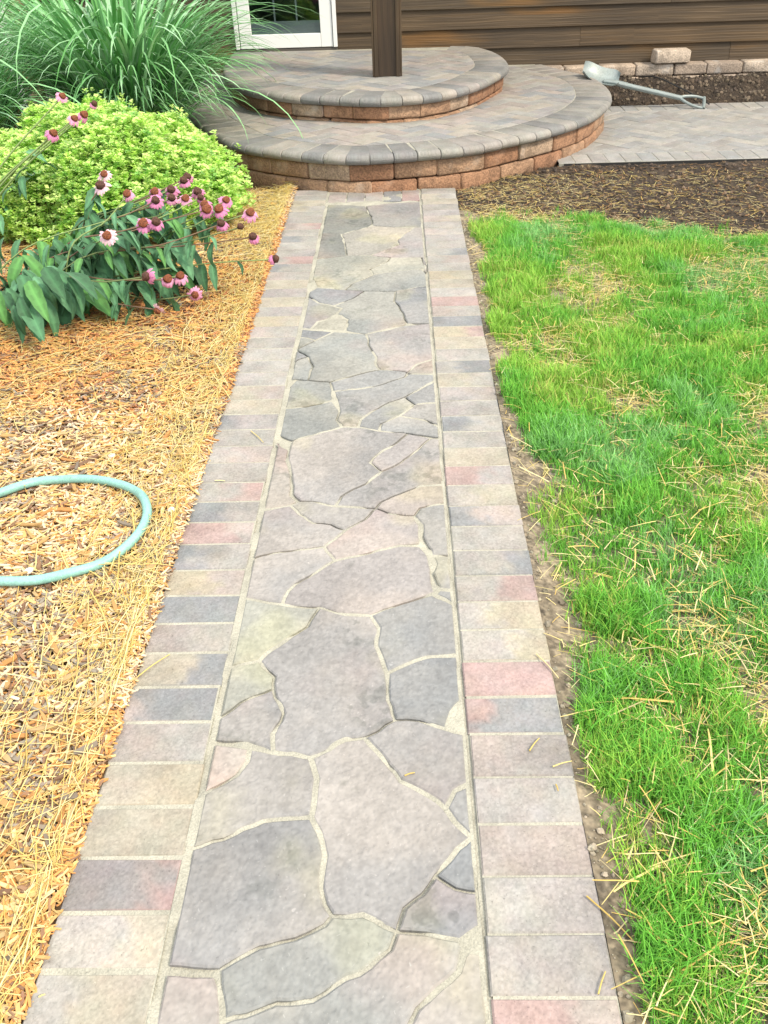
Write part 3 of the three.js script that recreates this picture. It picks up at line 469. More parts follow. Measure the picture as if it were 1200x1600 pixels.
{ // shovel: blade propped on the step edge, shaft falling to the patio
  const A = new THREE.Vector3(1.665, 0.17, -7.3), B = new THREE.Vector3(2.26, 0.045, -7.2), s = thing('shovel', 'pale blue grey shovel lying on the dark soil by the curved step', 'shovel', [A.x, A.y, A.z]);
  const mt = std({ color: C(0.3, 0.355, 0.36), map: grainMap, roughness: 0.45, metalness: 0.15 }), dir = B.clone().sub(A), len = dir.length(); s.quaternion.setFromUnitVectors(new THREE.Vector3(1, 0, 0), dir.clone().normalize());
  const roll = group('head', s); roll.rotation.x = 0.38;
  { // scooped blade, thick sheet
    const pos = [], nu = 12, nv = 8, P = (u, v, off) => { const x = -0.285 * u + 0.02, w = 0.112 * (u < 0.12 ? lerp(0.55, 1, u / 0.12) : u > 0.72 ? Math.sqrt(1 - Math.pow((u - 0.72) / 0.3, 2) * 0.75) : 1), z = (v - 0.5) * 2 * w, y = 0.05 * Math.pow(Math.abs(v - 0.5) * 2, 2) - 0.02 * Math.sin(u * 3) + 0.03 * u * u + off; return [x, y, z]; };
    const q = (a, b, c, d) => pos.push(...a, ...b, ...c, ...a, ...c, ...d);
    for (let i = 0; i < nu; i++) for (let j = 0; j < nv; j++) for (const o of [0, -0.0035]) q(P(i / nu, j / nv, o), P(i / nu, (j + 1) / nv, o), P((i + 1) / nu, (j + 1) / nv, o), P((i + 1) / nu, j / nv, o));
    for (let i = 0; i < nu; i++) for (const v of [0, 1]) q(P(i / nu, v, 0), P((i + 1) / nu, v, 0), P((i + 1) / nu, v, -0.0035), P(i / nu, v, -0.0035));
    for (let j = 0; j < nv; j++) for (const u of [0, 1]) q(P(u, j / nv, 0), P(u, (j + 1) / nv, 0), P(u, (j + 1) / nv, -0.0035), P(u, j / nv, -0.0035));
    mesh('blade', metreUV(toCreasedNormals(rawGeo(pos), 0.8)), mt, roll);
  }
  mesh('socket', tube([[-0.09, -0.006, 0], [0.0, 0.002, 0], [0.09, 0, 0]], 0.016, 0.023, 8, 10), mt, s);
  mesh('shaft', tube([[0.05, 0, 0], [len * 0.5, 0, 0], [len - 0.1, 0, 0]], 0.02, 0.018, 10, 12), mt, s);
  const hp = [[len - 0.12, 0, 0], [len - 0.07, 0, 0.034], [len, 0, 0.058], [len + 0.07, 0, 0.06]];
  const hd = group('handle', s); hd.rotation.x = 0.45;
  mesh('handle_fork', mergeGeometries([tube(hp, 0.012, 0.009, 8, 8), tube(hp.map(([x, y, z]) => [x, y, -z]), 0.012, 0.009, 8, 8)]), mt, hd);
  mesh('grip', tube([[len + 0.07, 0, -0.068], [len + 0.074, 0, 0], [len + 0.07, 0, 0.068]], 0.013, 0.013, 6, 10), mt, hd);
  const c = mesh('cable', tube([[1.95, 0.13, -7.75], [2.05, 0.15, -7.62], [2.2, 0.1, -7.45], [2.33, 0.045, -7.32], [2.39, 0.012, -7.24]], 0.005, 0.005, 24, 6), std({ color: C(0.02, 0.02, 0.02), roughness: 0.5 }), scene); tag(c, 'thin black cable curving over the soil behind the shovel handle', 'cable');
}

// ---------------------------------------------------------------- hose
{
  const pts = [[-2.6, -2.2], [-1.9, -1.93], [-1.42, -1.98], [-1.22, -2.09], ...Array.from({ length: 13 }, (_, i) => { const a = (-112 + i * 17.2) * Math.PI / 180; return [-1.02 + 0.292 * Math.cos(a), -1.942 + 0.248 * Math.sin(a)]; }), [-1.3, -1.71], [-1.75, -1.62], [-2.5, -1.5]].map(([x, z], i) => new THREE.Vector3(x, bedH(x, z) + 0.031 + 0.004 * Math.sin(i * 0.9), z));
  const g = new THREE.TubeGeometry(new THREE.CatmullRomCurve3(pts), 220, 0.0132, 14, false);
  const hoseMap = grainMap.clone(); hoseMap.repeat.set(14, 0.25); hoseMap.needsUpdate = true;
  const h = mesh('garden_hose', g, std({ color: C(0.29, 0.58, 0.53), roughness: 0.5, map: hoseMap }), scene); tag(h, 'pale turquoise garden hose looped on the bark mulch', 'hose');
}

// ---------------------------------------------------------------- mulch chips and straw in the bed
function chipGeo(seed, l, w, t) { // splintered sliver
  const R = rng(seed), pos = [], n = 4, top = [], bot = [];
  for (let i = 0; i <= n; i++) { const u = i / n, ww = w * (i === 0 || i === n ? 0.25 + R() * 0.6 : 0.75 + R() * 0.4) / 2, off = (R() - 0.5) * w * 0.3, y = (R() - 0.5) * t * 0.8 + 0.15 * l * (u - 0.5) * (u - 0.5); top.push([[(u - 0.5) * l, y + t / 2, off - ww], [(u - 0.5) * l + (R() - 0.5) * l * 0.08, y + t / 2 * (0.4 + R()), off + ww]]); bot.push(top[i].map(p => [p[0], p[1] - t, p[2]])); }
  const q = (a, b, c, d) => pos.push(...a, ...b, ...c, ...a, ...c, ...d);
  for (let i = 0; i < n; i++) { q(top[i][0], top[i][1], top[i + 1][1], top[i + 1][0]); q(bot[i][0], bot[i + 1][0], bot[i + 1][1], bot[i][1]); q(top[i][0], top[i + 1][0], bot[i + 1][0], bot[i][0]); q(top[i][1], bot[i][1], bot[i + 1][1], top[i + 1][1]); }
  for (const i of [0, n]) q(top[i][0], bot[i][0], bot[i][1], top[i][1]);
  return rawGeo(pos);
}
function strawGeo(seed, l, w, bend) { // a bent flattened stalk
  const R = rng(seed), pts = []; const a = (R() - 0.5) * bend, k = R() * 0.6 + 0.2; for (let i = 0; i <= 4; i++) { const u = i / 4; pts.push([(u - 0.5) * l, (R() - 0.5) * 0.0015 + 0.05 * l * Math.sin(u * 3) * R(), (u > k ? a * l * (u - k) : 0)]); }
  return tube(pts, w, w * 0.75, 4, 4);
}
const chipMat = std({ color: C(1, 1, 1), roughness: 0.9 }), strawMat = std({ color: C(1, 1, 1), roughness: 0.6 });
const CH = { orange: [0.58, 0.29, 0.09], tan: [0.58, 0.37, 0.14], pale: [0.62, 0.45, 0.22], beige: [0.62, 0.5, 0.34], brown: [0.24, 0.14, 0.08], grey: [0.27, 0.23, 0.18], red: [0.4, 0.17, 0.07] };
const SW = [[0.56, 0.43, 0.13], [0.62, 0.51, 0.2], [0.52, 0.37, 0.1], [0.64, 0.55, 0.28]];
{
  const R = rng(1001), variants = [chipGeo(1, 0.052, 0.0095, 0.004), chipGeo(2, 0.036, 0.0065, 0.003), chipGeo(3, 0.066, 0.008, 0.004), chipGeo(4, 0.03, 0.0075, 0.0035), chipGeo(5, 0.045, 0.005, 0.003)];
  const lists = variants.map(() => []), big = [];
  const leftLimit = z => -0.45 + 0.4 * z - 0.45;
  for (let i = 0; i < 95000; i++) {
    const z = -0.35 - 4.95 * Math.pow(R(), 0.85), x = R() < 0.07 ? -0.611 - Math.pow(R(), 1.5) * 0.06 : lerp(Math.max(leftLimit(z), -3), -0.616, R());
    const warm = smooth(-2.3, -2.8, z + 0.5 * (fbm(x * 2, z * 2, 145, 2) - 0.5)) * smooth(-5.0, -4.0, z), grit = fbm(x * 4, z * 4, 141, 3);
    let c; const r = R();
    if (grit > 0.6 && r < 0.6) c = pick(R, [CH.grey, CH.grey, CH.brown, CH.pale]);
    else if (warm > R()) c = pick(R, [CH.orange, CH.orange, CH.red, CH.tan, CH.brown]);
    else c = z > -1.25 ? pick(R, [CH.tan, CH.pale, CH.orange, CH.orange, CH.tan, CH.brown]) : pick(R, [CH.beige, CH.pale, CH.beige, CH.tan, CH.beige, CH.orange, CH.brown]);
    const k = 0.3 + R() * 0.55, near = z > -1.9, it = { p: [x, bedH(x, z) + 0.002 + R() * 0.014, z], r: [(R() - 0.5) * 0.7, R() * 6.283, (R() - 0.5) * 0.5], s: [k, k, k * (0.8 + R() * 0.7)], c: tint(R, c, 0.2) }, v = Math.floor(R() * 5);
    if (x > -0.64) { it.s = it.s.map(v => v * 0.75); it.p[1] = Math.max(it.p[1], -0.004); }
    lists[v].push(it);
  }
  lists.forEach((l, v) => { const im = instances('bark_chips', variants[v], chipMat, l, bed); });
  // larger chips that can be told apart, in front
  const mats = [CH.orange, CH.tan, CH.pale, CH.brown, CH.orange, CH.tan, CH.grey].map(c => std({ color: C(...c), roughness: 0.9, map: grainMap }));
  for (let i = 0; i < 260; i++) { const z = -0.45 - 2.6 * Math.pow(R(), 1.3), x = lerp(leftLimit(z) + 0.35, -0.66, R()), m = mesh('wood_chip', pick(R, variants), pick(R, mats), bed), k = 0.8 + R() * 0.7; m.position.set(x, bedH(x, z) + 0.014 + R() * 0.008, z); m.rotation.set((R() - 0.5) * 0.5, R() * 6.28, (R() - 0.5) * 0.4, 'YXZ'); m.scale.set(k, k, k * (1 + R() * 0.5)); }
  // straw
  const sv = [strawGeo(11, 0.055, 0.001, 0.5), strawGeo(12, 0.09, 0.0011, 0.4), strawGeo(13, 0.036, 0.0009, 0.8), strawGeo(14, 0.15, 0.0012, 0.3)], sl = sv.map(() => []);
  for (let i = 0; i < 24000; i++) {
    const z = -0.35 - 4.95 * Math.pow(R(), 0.8), edge = R() < 0.3, x = edge ? -0.64 - Math.pow(R(), 2) * 0.25 : lerp(Math.max(leftLimit(z), -2.6), -0.64, R());
    const far = smooth(-3.9, -4.5, z), dens = Math.max(far, edge ? 0.6 : 0.16 + 0.6 * smooth(0.47, 0.64, fbm(x * 3, z * 3, 151, 3))); if (R() > dens) continue;
    const yaw = edge && R() < 0.55 ? Math.PI / 2 + (R() - 0.5) * 0.8 : R() * 6.28, v = Math.floor(R() * (R() < 0.7 ? 3 : 4)); let k = 0.7 + R() * 0.6;
    const reach = 0.5 * [0.055, 0.09, 0.036, 0.15][v] * k * Math.abs(Math.cos(yaw)); let xx = x; if (xx + reach > -0.618 && R() < 0.93) xx = -0.618 - reach;
    sl[v].push({ p: [xx, bedH(xx, z) + 0.012 + R() * 0.016 + (xx + reach > -0.617 ? 0.01 : 0), z], r: [0, yaw, (R() - 0.5) * 0.14], s: [k, k * 0.8, k * 0.95], c: tint(R, pick(R, SW), 0.15) });
  }
  sl.forEach((l, v) => instances('straw_litter', sv[v], strawMat, l, bed));
  const ms = SW.map(c => std({ color: C(...c), roughness: 0.6 }));
  for (let i = 0; i < 130; i++) { const z = -0.5 - 3.2 * Math.pow(R(), 1.4), x = lerp(leftLimit(z) + 0.3, -0.75, R()), m = mesh('straw_stalk', pick(R, sv), pick(R, ms), bed), k = 0.8 + R() * 0.8; m.position.set(x, bedH(x, z) + 0.026 + R() * 0.006, z); m.rotation.set(0, R() * 6.28, (R() - 0.5) * 0.1, 'YXZ'); m.scale.set(k, k * 0.9, k * 1.2); }
  // white stones
  const peb = new THREE.IcosahedronGeometry(1, 2), pp = peb.attributes.position; for (let i = 0; i < pp.count; i++) { const k = 1 + 0.35 * (fbm(pp.getX(i) * 1.5 + 4, pp.getY(i) * 1.5 + pp.getZ(i), 161, 2) - 0.5); pp.setXYZ(i, pp.getX(i) * k, pp.getY(i) * k * 0.6, pp.getZ(i) * k * 0.8); } peb.computeVertexNormals();
  const pm = std({ color: C(0.75, 0.72, 0.66), roughness: 0.8 });
  for (const [x, z, s] of [[-0.66, -1.98, 0.013], [-1.0, -1.76, 0.013], [-0.985, -1.71, 0.009], [-0.93, -2.33, 0.012], [-0.97, -1.44, 0.013], [-0.93, -1.32, 0.012], [-1.02, -1.28, 0.014], [-1.06, -1.62, 0.012], [-0.79, -1.8, 0.011]]) { const m = mesh('pebble', peb, pm, scene); m.scale.setScalar(s); m.position.set(x, bedH(x, z) + 0.017, z); m.rotation.y = x * 40; tag(m, 'small white stone lying among the bark mulch near the hose', 'pebble', 'white stones in the bark mulch'); }
}
// stalks that have blown onto the bricks
{
  const ms = SW.map(c => std({ color: C(...c), roughness: 0.6 })), R = rng(1201);
  STRAWS.forEach(([x0, z0, x1, z1], i) => {
    const dx = x1 - x0, dz = z1 - z0, l = Math.hypot(dx, dz), g = tube([[0, 0, 0], [dx * 0.5 + dz * 0.02, 0.0012, dz * 0.5 - dx * 0.02], [dx, 0, dz]], 0.0016, 0.0011, 6, 6), m = mesh('straw', g, ms[i % 4], scene); m.position.set(x0, 0.0042, z0);
    const where = l > 0.12 ? ['long straw stalk reaching over the paving from the planted edge', 'long straw stalks at the walkway edges'] : x0 < -0.41 ? ['short straw stalk lying on the brick row beside the mulch', 'straw on the bricks beside the mulch'] : x0 > 0.12 ? ['short straw stalk lying on the brick row beside the lawn', 'straw on the bricks beside the lawn'] : ['straw stalk lying on the flagstones of the walkway'];
    tag(m, where[0], 'straw', where[1]);
  });
}

// ---------------------------------------------------------------- lawn
function tuftGeo(seed, n, h, spread) {
  const R = rng(seed), pos = [], col = [];
  for (let b = 0; b < n; b++) {
    const a = R() * 6.283, r = Math.sqrt(R()) * spread, x = Math.cos(a) * r, z = Math.sin(a) * r, hh = h * (0.55 + R() * 0.6), la = R() * 6.283, lean = hh * (0.15 + R() * 0.6), w = 0.001 + R() * 0.0008, fx = Math.cos(la + 1.57) * w, fz = Math.sin(la + 1.57) * w, k = 0.8 + R() * 0.4;
    const P = [0, 0.4, 0.75, 1].map(t => [x + Math.cos(la) * lean * t * t, hh * (t - 0.25 * t * t * (lean / hh)), z + Math.sin(la) * lean * t * t]);
    for (let i = 0; i < 3; i++) { const p = P[i], q = P[i + 1], w0 = 1 - 0.3 * i, w1 = i === 2 ? 0.05 : 1 - 0.3 * (i + 1);
      const A = [p[0] - fx * w0, p[1], p[2] - fz * w0], B = [p[0] + fx * w0, p[1], p[2] + fz * w0], D = [q[0] + fx * w1, q[1], q[2] + fz * w1], E = [q[0] - fx * w1, q[1], q[2] - fz * w1];
      pos.push(...A, ...B, ...D, ...A, ...D, ...E); for (let c = 0; c < 6; c++) col.push(k, k, k); }
  }
  return rawGeo(pos, null, col);
}
const leafMat = (c, tr = 0.25) => new THREE.MeshPhysicalMaterial({ color: c, roughness: 0.75, transmission: tr, thickness: 0, side: THREE.DoubleSide, vertexColors: true });
{
  const R = rng(1401), V = [0, 1, 2, 3, 4].map(i => tuftGeo(60 + i, 9, 0.036 + i * 0.007, 0.022)), lists = V.map(() => []);
  const rightLimit = z => 0.36 - 0.37 * z + 0.55;
  const bare = [[0.6, -0.76, 0.16], [0.75, -1.0, 0.12], [0.78, -1.25, 0.1], [1.1, -2.15, 0.2], [1.2, -2.5, 0.2], [0.84, -3.65, 0.22], [0.54, -3.05, 0.2], [0.67, -1.46, 0.1], [0.78, -2.6, 0.14], [0.64, -4.75, 0.3], [1.5, -3.75, 0.3]], hayAt = (x, z) => Math.max(...bare.map(([a, b, r]) => smooth(1.25, 0.35, Math.hypot(x - a, (z - b) * 0.75) / r + 0.5 * (fbm(x * 7, z * 7, 177, 2) - 0.5))));
  const dens = (x, z) => { const patch = fbm(x * 2.3 + 3, z * 2.3, 171, 3), fine = fbm(x * 9, z * 9, 173, 2), e = smooth(0.325, 0.41, x + 0.2 * (fbm(z * 5, 2, 175, 2) - 0.5)) * (1 - 0.68 * hayAt(x, z)); return e * clamp(0.3 + 0.85 * smooth(0.41, 0.58, 0.5 * patch + 0.5 * fine)) * smooth(soilEdge(x) - 0.1, soilEdge(x) + 0.3, z + 0.55 * (fbm(x * 9, z * 9, 179, 2) - 0.5)); };
  for (let i = 0; i < 76000; i++) {
    const z = -0.3 - 4.5 * Math.pow(R(), 0.8), x = lerp(0.36, Math.min(rightLimit(z), 3), R()), d = dens(x, z); if (R() > d) continue;
    const hue = fbm(x * 3, z * 3, 181, 3) + (R() - 0.5) * 0.25, c = hue > 0.68 ? [0.2, 0.46, 0.13] : hue > 0.46 ? [0.13, 0.41, 0.033] : R() < 0.14 ? [0.46, 0.46, 0.12] : [0.24, 0.48, 0.045], k = 0.6 + 0.55 * d + R() * 0.3;
    lists[Math.floor(R() * 5)].push({ p: [x, (z < soilEdge(x) ? frontSoilH(x, z) : lawnH(x, z)) - 0.003, z], r: [(R() - 0.5) * 0.25, R() * 6.28, (R() - 0.5) * 0.25], s: [k, k * (0.8 + 0.4 * R()), k], c: tint(R, c, 0.15) });
  }
  const lg = group('lawn_grass', scene); lg.userData = { kind: 'stuff', label: 'patchy bright green new grass growing along the walkway', category: 'grass' };
  const gm = leafMat(C(1, 1, 1), 0.2); lists.forEach((l, v) => instances('grass_blades', V[v], gm, l, lg));
  // straw over the lawn and the soil
  const sv = [strawGeo(21, 0.04, 0.0008, 0.35), strawGeo(22, 0.065, 0.0009, 0.25), strawGeo(23, 0.026, 0.0008, 0.5), strawGeo(24, 0.09, 0.001, 0.2)], sl = sv.map(() => []);
  for (let i = 0; i < 60000; i++) {
    const z = -0.3 - 5.2 * Math.pow(R(), 0.85), x = lerp(0.335, Math.min(rightLimit(z), 3), R()), soil = z < soilEdge(x), hay = hayAt(x, z), patch = fbm(x * 2 + 9, z * 2, 191, 3);
    const dn = soil ? 0.4 * smooth(1.5, 0.4, x) + 0.14 : Math.max(hay * 0.85, 0.24 + 0.28 * smooth(0.48, 0.64, patch)) * (0.4 + 0.6 * smooth(0.36, 0.5, x)); if (R() > dn) continue;
    const k = 0.6 + R() * 0.7, v = Math.floor(R() * (R() < 0.75 ? 3 : 4)); const h = soil ? frontSoilH(x, z) + 0.006 : lawnH(x, z) + 0.004 + R() * 0.04 * (R() < 0.6 ? 1 : 0.2); const xx = x;
    sl[v].push({ p: [xx, h, z], r: [0, R() * 6.28, (R() - 0.5) * 0.3], s: [k, k * 0.6, k * (0.8 + R() * 0.8)], c: tint(R, R() < 0.2 ? [0.45, 0.38, 0.2] : pick(R, SW), 0.15) });
  }
  sl.forEach((l, v) => instances('straw_litter', sv[v], strawMat, l, lawn));
  const ms = SW.map(c => std({ color: C(...c), roughness: 0.6 }));
  for (let i = 0; i < 110; i++) { const z = -0.5 - 3 * Math.pow(R(), 1.3), x = lerp(0.38, rightLimit(z) - 0.5, R()), m = mesh('straw_stalk', pick(R, sv), pick(R, ms), lawn), k = 0.8 + R() * 0.6; m.position.set(x, lawnH(x, z) + 0.012 + R() * 0.025, z); m.rotation.set(0, R() * 6.28, (R() - 0.5) * 0.3, 'YXZ'); m.scale.set(k, k * 0.8, k * (1.2 + R())); }
}
{ // clods and crumbs on the bare soil
  const R = rng(1501), g = new THREE.IcosahedronGeometry(1, 1), p = g.attributes.position; for (let i = 0; i < p.count; i++) { const k = 1 + 0.6 * (hash(Math.round(p.getX(i) * 50), Math.round(p.getY(i) * 50 + p.getZ(i) * 900), 5) - 0.5); p.setXYZ(i, p.getX(i) * k, p.getY(i) * k * 0.75, p.getZ(i) * k); } g.computeVertexNormals();
  const back = [], front = [], edge = [], cm = std({ color: C(1, 1, 1), roughness: 1 });
  for (let i = 0; i < 3000; i++) { const x = 1.3 + R() * 2.6, z = -7.36 - R() * 0.55, s = 0.002 + Math.pow(R(), 6) * 0.016; back.push({ p: [x, backSoilH(x, z) + s * 0.3, z], r: [R() * 6, R() * 6, R() * 6], s, c: tint(R, pick(R, [[0.11, 0.085, 0.06], [0.14, 0.11, 0.08], [0.17, 0.135, 0.095], [0.08, 0.062, 0.048]]), 0.2) }); }
  for (let i = 0; i < 7000; i++) { const x = 0.34 + R() * 2.6, z = lerp(soilEdge(x) + 0.03, -5.64, R()), s = 0.0015 + Math.pow(R(), 8) * 0.012; front.push({ p: [x, frontSoilH(x, z) + s * 0.25, z], r: [R() * 6, R() * 6, R() * 6], s, c: tint(R, pick(R, [[0.12, 0.09, 0.065], [0.15, 0.11, 0.075], [0.2, 0.145, 0.09], [0.07, 0.055, 0.045]]), 0.2) }); }
  for (let i = 0; i < 2500; i++) { const z = -0.4 - R() * 4.3, x = 0.326 + Math.pow(R(), 1.5) * 0.4, s = 0.0015 + Math.pow(R(), 5) * 0.008; edge.push({ p: [x, lawnH(x, z) + s * 0.2, z], r: [R() * 6, R() * 6, R() * 6], s, c: tint(R, pick(R, [[0.27, 0.24, 0.18], [0.33, 0.29, 0.22], [0.2, 0.17, 0.125]]), 0.2) }); }
  const shreds = []; for (let i = 0; i < 3500; i++) { const x = 0.34 + R() * 2.6, z = lerp(soilEdge(x) + 0.05, -5.63, R()), k = 0.25 + R() * 0.45; shreds.push({ p: [x, frontSoilH(x, z) + 0.004 + R() * 0.006, z], r: [(R() - 0.5) * 0.9, R() * 6.28, (R() - 0.5) * 0.7], s: [k, k, k], c: tint(R, pick(R, [[0.1, 0.065, 0.04], [0.14, 0.09, 0.05], [0.06, 0.045, 0.035], [0.22, 0.13, 0.06]]), 0.2) }); }
  instances('bark_shreds', chipGeo(6, 0.045, 0.009, 0.005), cm, shreds, scene.getObjectByName('soil_patch'));
  instances('soil_clods', g, cm, back, scene.getObjectByName('soil_bed')); instances('soil_clods', g, cm, front, scene.getObjectByName('soil_patch')); instances('soil_clods', g, cm, edge, lawn);
}

// ---------------------------------------------------------------- ornamental grass
function bladeGeo(seed) { // long arching blade with a fold along the midrib
  const R = rng(seed), len = 1.0 + R() * 0.65, w = 0.0105 + R() * 0.006, t0 = 0.05 + R() * 0.42, bend = 0.9 + R() * 2.0, n = 14, pos = [], col = []; let x = 0, y = 0; const P = [];
  const pw = 1.2 + R() * 1.4; for (let i = 0; i <= n; i++) { const t = i / n, a = t0 + bend * Math.pow(t, pw), ww = w * (t < 0.3 ? lerp(0.7, 1, t / 0.3) : Math.pow(1 - (t - 0.3) / 0.7, 0.7)) + 0.0003; P.push([x, y, ww, a]); x += Math.sin(a) * len / n; y += Math.cos(a) * len / n; }
  const tw = (R() - 0.5) * 0.7, V = i => { const [px, py, ww, a] = P[i], th = tw * i / n, nx = -Math.cos(a) * 0.3, ny = Math.sin(a) * 0.3; return [[px - ww * Math.sin(th) * 0.7 + nx * ww, py + ny * ww, -ww * Math.cos(th)], [px, py, 0], [px + ww * Math.sin(th) * 0.7 + nx * ww, py + ny * ww, ww * Math.cos(th)]]; };
  for (let i = 0; i < n; i++) { const A = V(i), B = V(i + 1); for (const s of [0, 1]) { pos.push(...A[s], ...A[s + 1], ...B[s + 1], ...A[s], ...B[s + 1], ...B[s]); const m = s ? [0, 1, 1, 0, 1, 0] : [1, 0, 0, 1, 0, 1]; for (const e of m) { const k = (s ? e : 1 - e) ? 1 : 1; col.push(k, k, k); } } }
  return rawGeo(pos, null, col);
}
const blades = Array.from({ length: 36 }, (_, i) => bladeGeo(4000 + i)), bladeMats = [[0.16, 0.42, 0.14], [0.26, 0.54, 0.24], [0.38, 0.62, 0.38], [0.08, 0.28, 0.06]].map(c => leafMat(C(...c), 0.25));
function grassClump(label, x, z, s, nParts, nRest, seed, lean = false, y = 0) {
  const t = thing('ornamental_grass', label, 'grass', [x, y, z]), R = rng(seed), items = Array.from({ length: 6 }, () => []), br = 0.2;
  for (let i = 0; i < nParts + nRest; i++) {
    const yaw = lean && i % 5 < 2 ? (R() - 0.5) * 2.2 - 0.5 : R() * 6.283, r = Math.sqrt(R()) * br, a = yaw + (R() - 0.5) * 1.4, p = [Math.cos(a) * r, -0.02, -Math.sin(a) * r], k = s * (0.7 + R() * 0.45) * (lean && i % 5 < 2 ? 0.74 : 1), tilt = (R() - 0.5) * 0.3;
    if (i < nParts) { const m = mesh('blade', pick(R, blades), pick(R, bladeMats), t); m.position.set(...p); m.rotation.set(tilt, yaw, 0, 'YXZ'); m.scale.setScalar(k); }
    else items[Math.floor(R() * 6)].push({ p, r: [tilt, yaw, 0], s: k * 0.94, c: tint(R, pick(R, [[0.16, 0.42, 0.14], [0.26, 0.54, 0.24], [0.38, 0.62, 0.38], [0.08, 0.28, 0.06]]), 0.2) });
  }
  const im = leafMat(C(1, 1, 1), 0.25); items.forEach((l, i) => instances('inner_blades', blades[i * 6], im, l, t));
  const stub = std({ color: C(0.3, 0.24, 0.12), roughness: 1 }); const gs = []; for (let i = 0; i < 60; i++) { const a = R() * 6.28, r = Math.sqrt(R()) * br; gs.push(tube([[Math.cos(a) * r, -0.08, Math.sin(a) * r], [Math.cos(a) * r * 1.1, 0.06, Math.sin(a) * r * 1.1], [Math.cos(a) * r * 1.3, 0.16 + R() * 0.1, Math.sin(a) * r * 1.3]], 0.004, 0.003, 2, 5)); }
  const cr = mesh('crown', mergeGeometries(gs), stub, t); return t;
}
grassClump('big arching clump of green ornamental grass leaning over the lower step', -1.7, -5.95, 1.08, 298, 760, 71, true);
grassClump('arching green ornamental grass clump rising behind the lime shrub', -2.62, -5.4, 0.92, 280, 480, 72);
grassClump('tall green ornamental grass clump growing against the house wall', -2.25, -7.0, 1.0, 230, 320, 73);

// ---------------------------------------------------------------- lime shrub
{
  const c = [-1.6, bedH(-1.6, -4.75), -4.75], t = thing('lime_shrub', 'rounded lime yellow leafy shrub in front of the ornamental grass', 'shrub', c), R = rng(81), rx = 0.71, rz = 0.6, h = 0.49;
  const leafs = seed => { const Q = rng(seed), pos = [], col = []; for (let k = 0; k < 6; k++) { const a = k * 2.4 + Q(), l = 0.014 + Q() * 0.011, w = l * 0.44, el = 0.15 + Q() * 0.7, d = [Math.cos(a) * Math.cos(el), Math.sin(el), Math.sin(a) * Math.cos(el)], s = [-Math.sin(a), 0, Math.cos(a)], b = k * 0.0025, kk = 0.85 + Q() * 0.3; const P = (u, v, q) => [d[0] * l * u + s[0] * w * v, b + d[1] * l * u + q, d[2] * l * u + s[2] * w * v];
      const A = P(0.1, 0, 0), B = P(0.5, -1, 0.002), D = P(1, 0, -0.002), E = P(0.5, 1, 0.002), F = P(0.5, 0, -0.001); for (const tr of [[A, B, F], [B, D, F], [A, F, E], [F, D, E]]) for (const q of tr) { pos.push(...q); col.push(kk, kk, kk); } } return rawGeo(pos, null, col); };
  const V = [leafs(1), leafs(2), leafs(3)], lists = V.map(() => []);
  for (let i = 0; i < 25000; i++) {
    const a = R() * 6.283, u = R(), e = Math.asin(Math.pow(u, 0.8)), sh1 = 1 - 0.24 * Math.pow(R(), 1.6), cl = fbm(Math.cos(a) * Math.cos(e) * 5 + 9, Math.sin(a) * Math.cos(e) * 5 + Math.sin(e) * 4, 205, 2), lump = 1 + 0.36 * (fbm(Math.cos(a) * 2.2 + 5, Math.sin(a) * 2.2 + e * 2.2, 201, 3) - 0.5) + 0.3 * (cl - 0.5) + (R() < 0.04 ? 0.1 * R() : 0); if (cl < 0.36 && R() < 0.55) continue;
    const x = Math.cos(a) * Math.cos(e) * rx * sh1 * lump, z = Math.sin(a) * Math.cos(e) * rz * sh1 * lump, y = (0.03 + Math.sin(e) * h) * sh1 * lump, g = R();
    const cc = g < 0.62 ? [0.68, 0.88, 0.27] : g < 0.9 ? [0.54, 0.8, 0.2] : [0.28, 0.56, 0.12], k = 0.85 + R() * 0.6;
    lists[i % 3].push({ p: [x, y, z], r: [(R() - 0.5) * 0.7, R() * 6.28, (R() - 0.5) * 0.7], s: k, c: tint(R, cc, 0.18) });
  }
  const fm = leafMat(C(1, 1, 1), 0.42); lists.forEach((l, i) => instances('foliage', V[i], fm, l, t));
  const bm = std({ color: C(0.16, 0.1, 0.06), roughness: 0.9 }); for (let i = 0; i < 26; i++) { const a = R() * 6.28, e = 0.25 + R() * 1.0, l = 0.85; mesh('branch', tube([[Math.cos(a) * 0.05, -0.03, Math.sin(a) * 0.05], [Math.cos(a) * rx * 0.35 * Math.cos(e) * l, 0.2 * Math.sin(e) + 0.05, Math.sin(a) * rz * 0.35 * Math.cos(e) * l], [Math.cos(a) * rx * Math.cos(e) * l, h * Math.sin(e) * l, Math.sin(a) * rz * Math.cos(e) * l]], 0.006, 0.002, 6, 5), bm, t); }
}

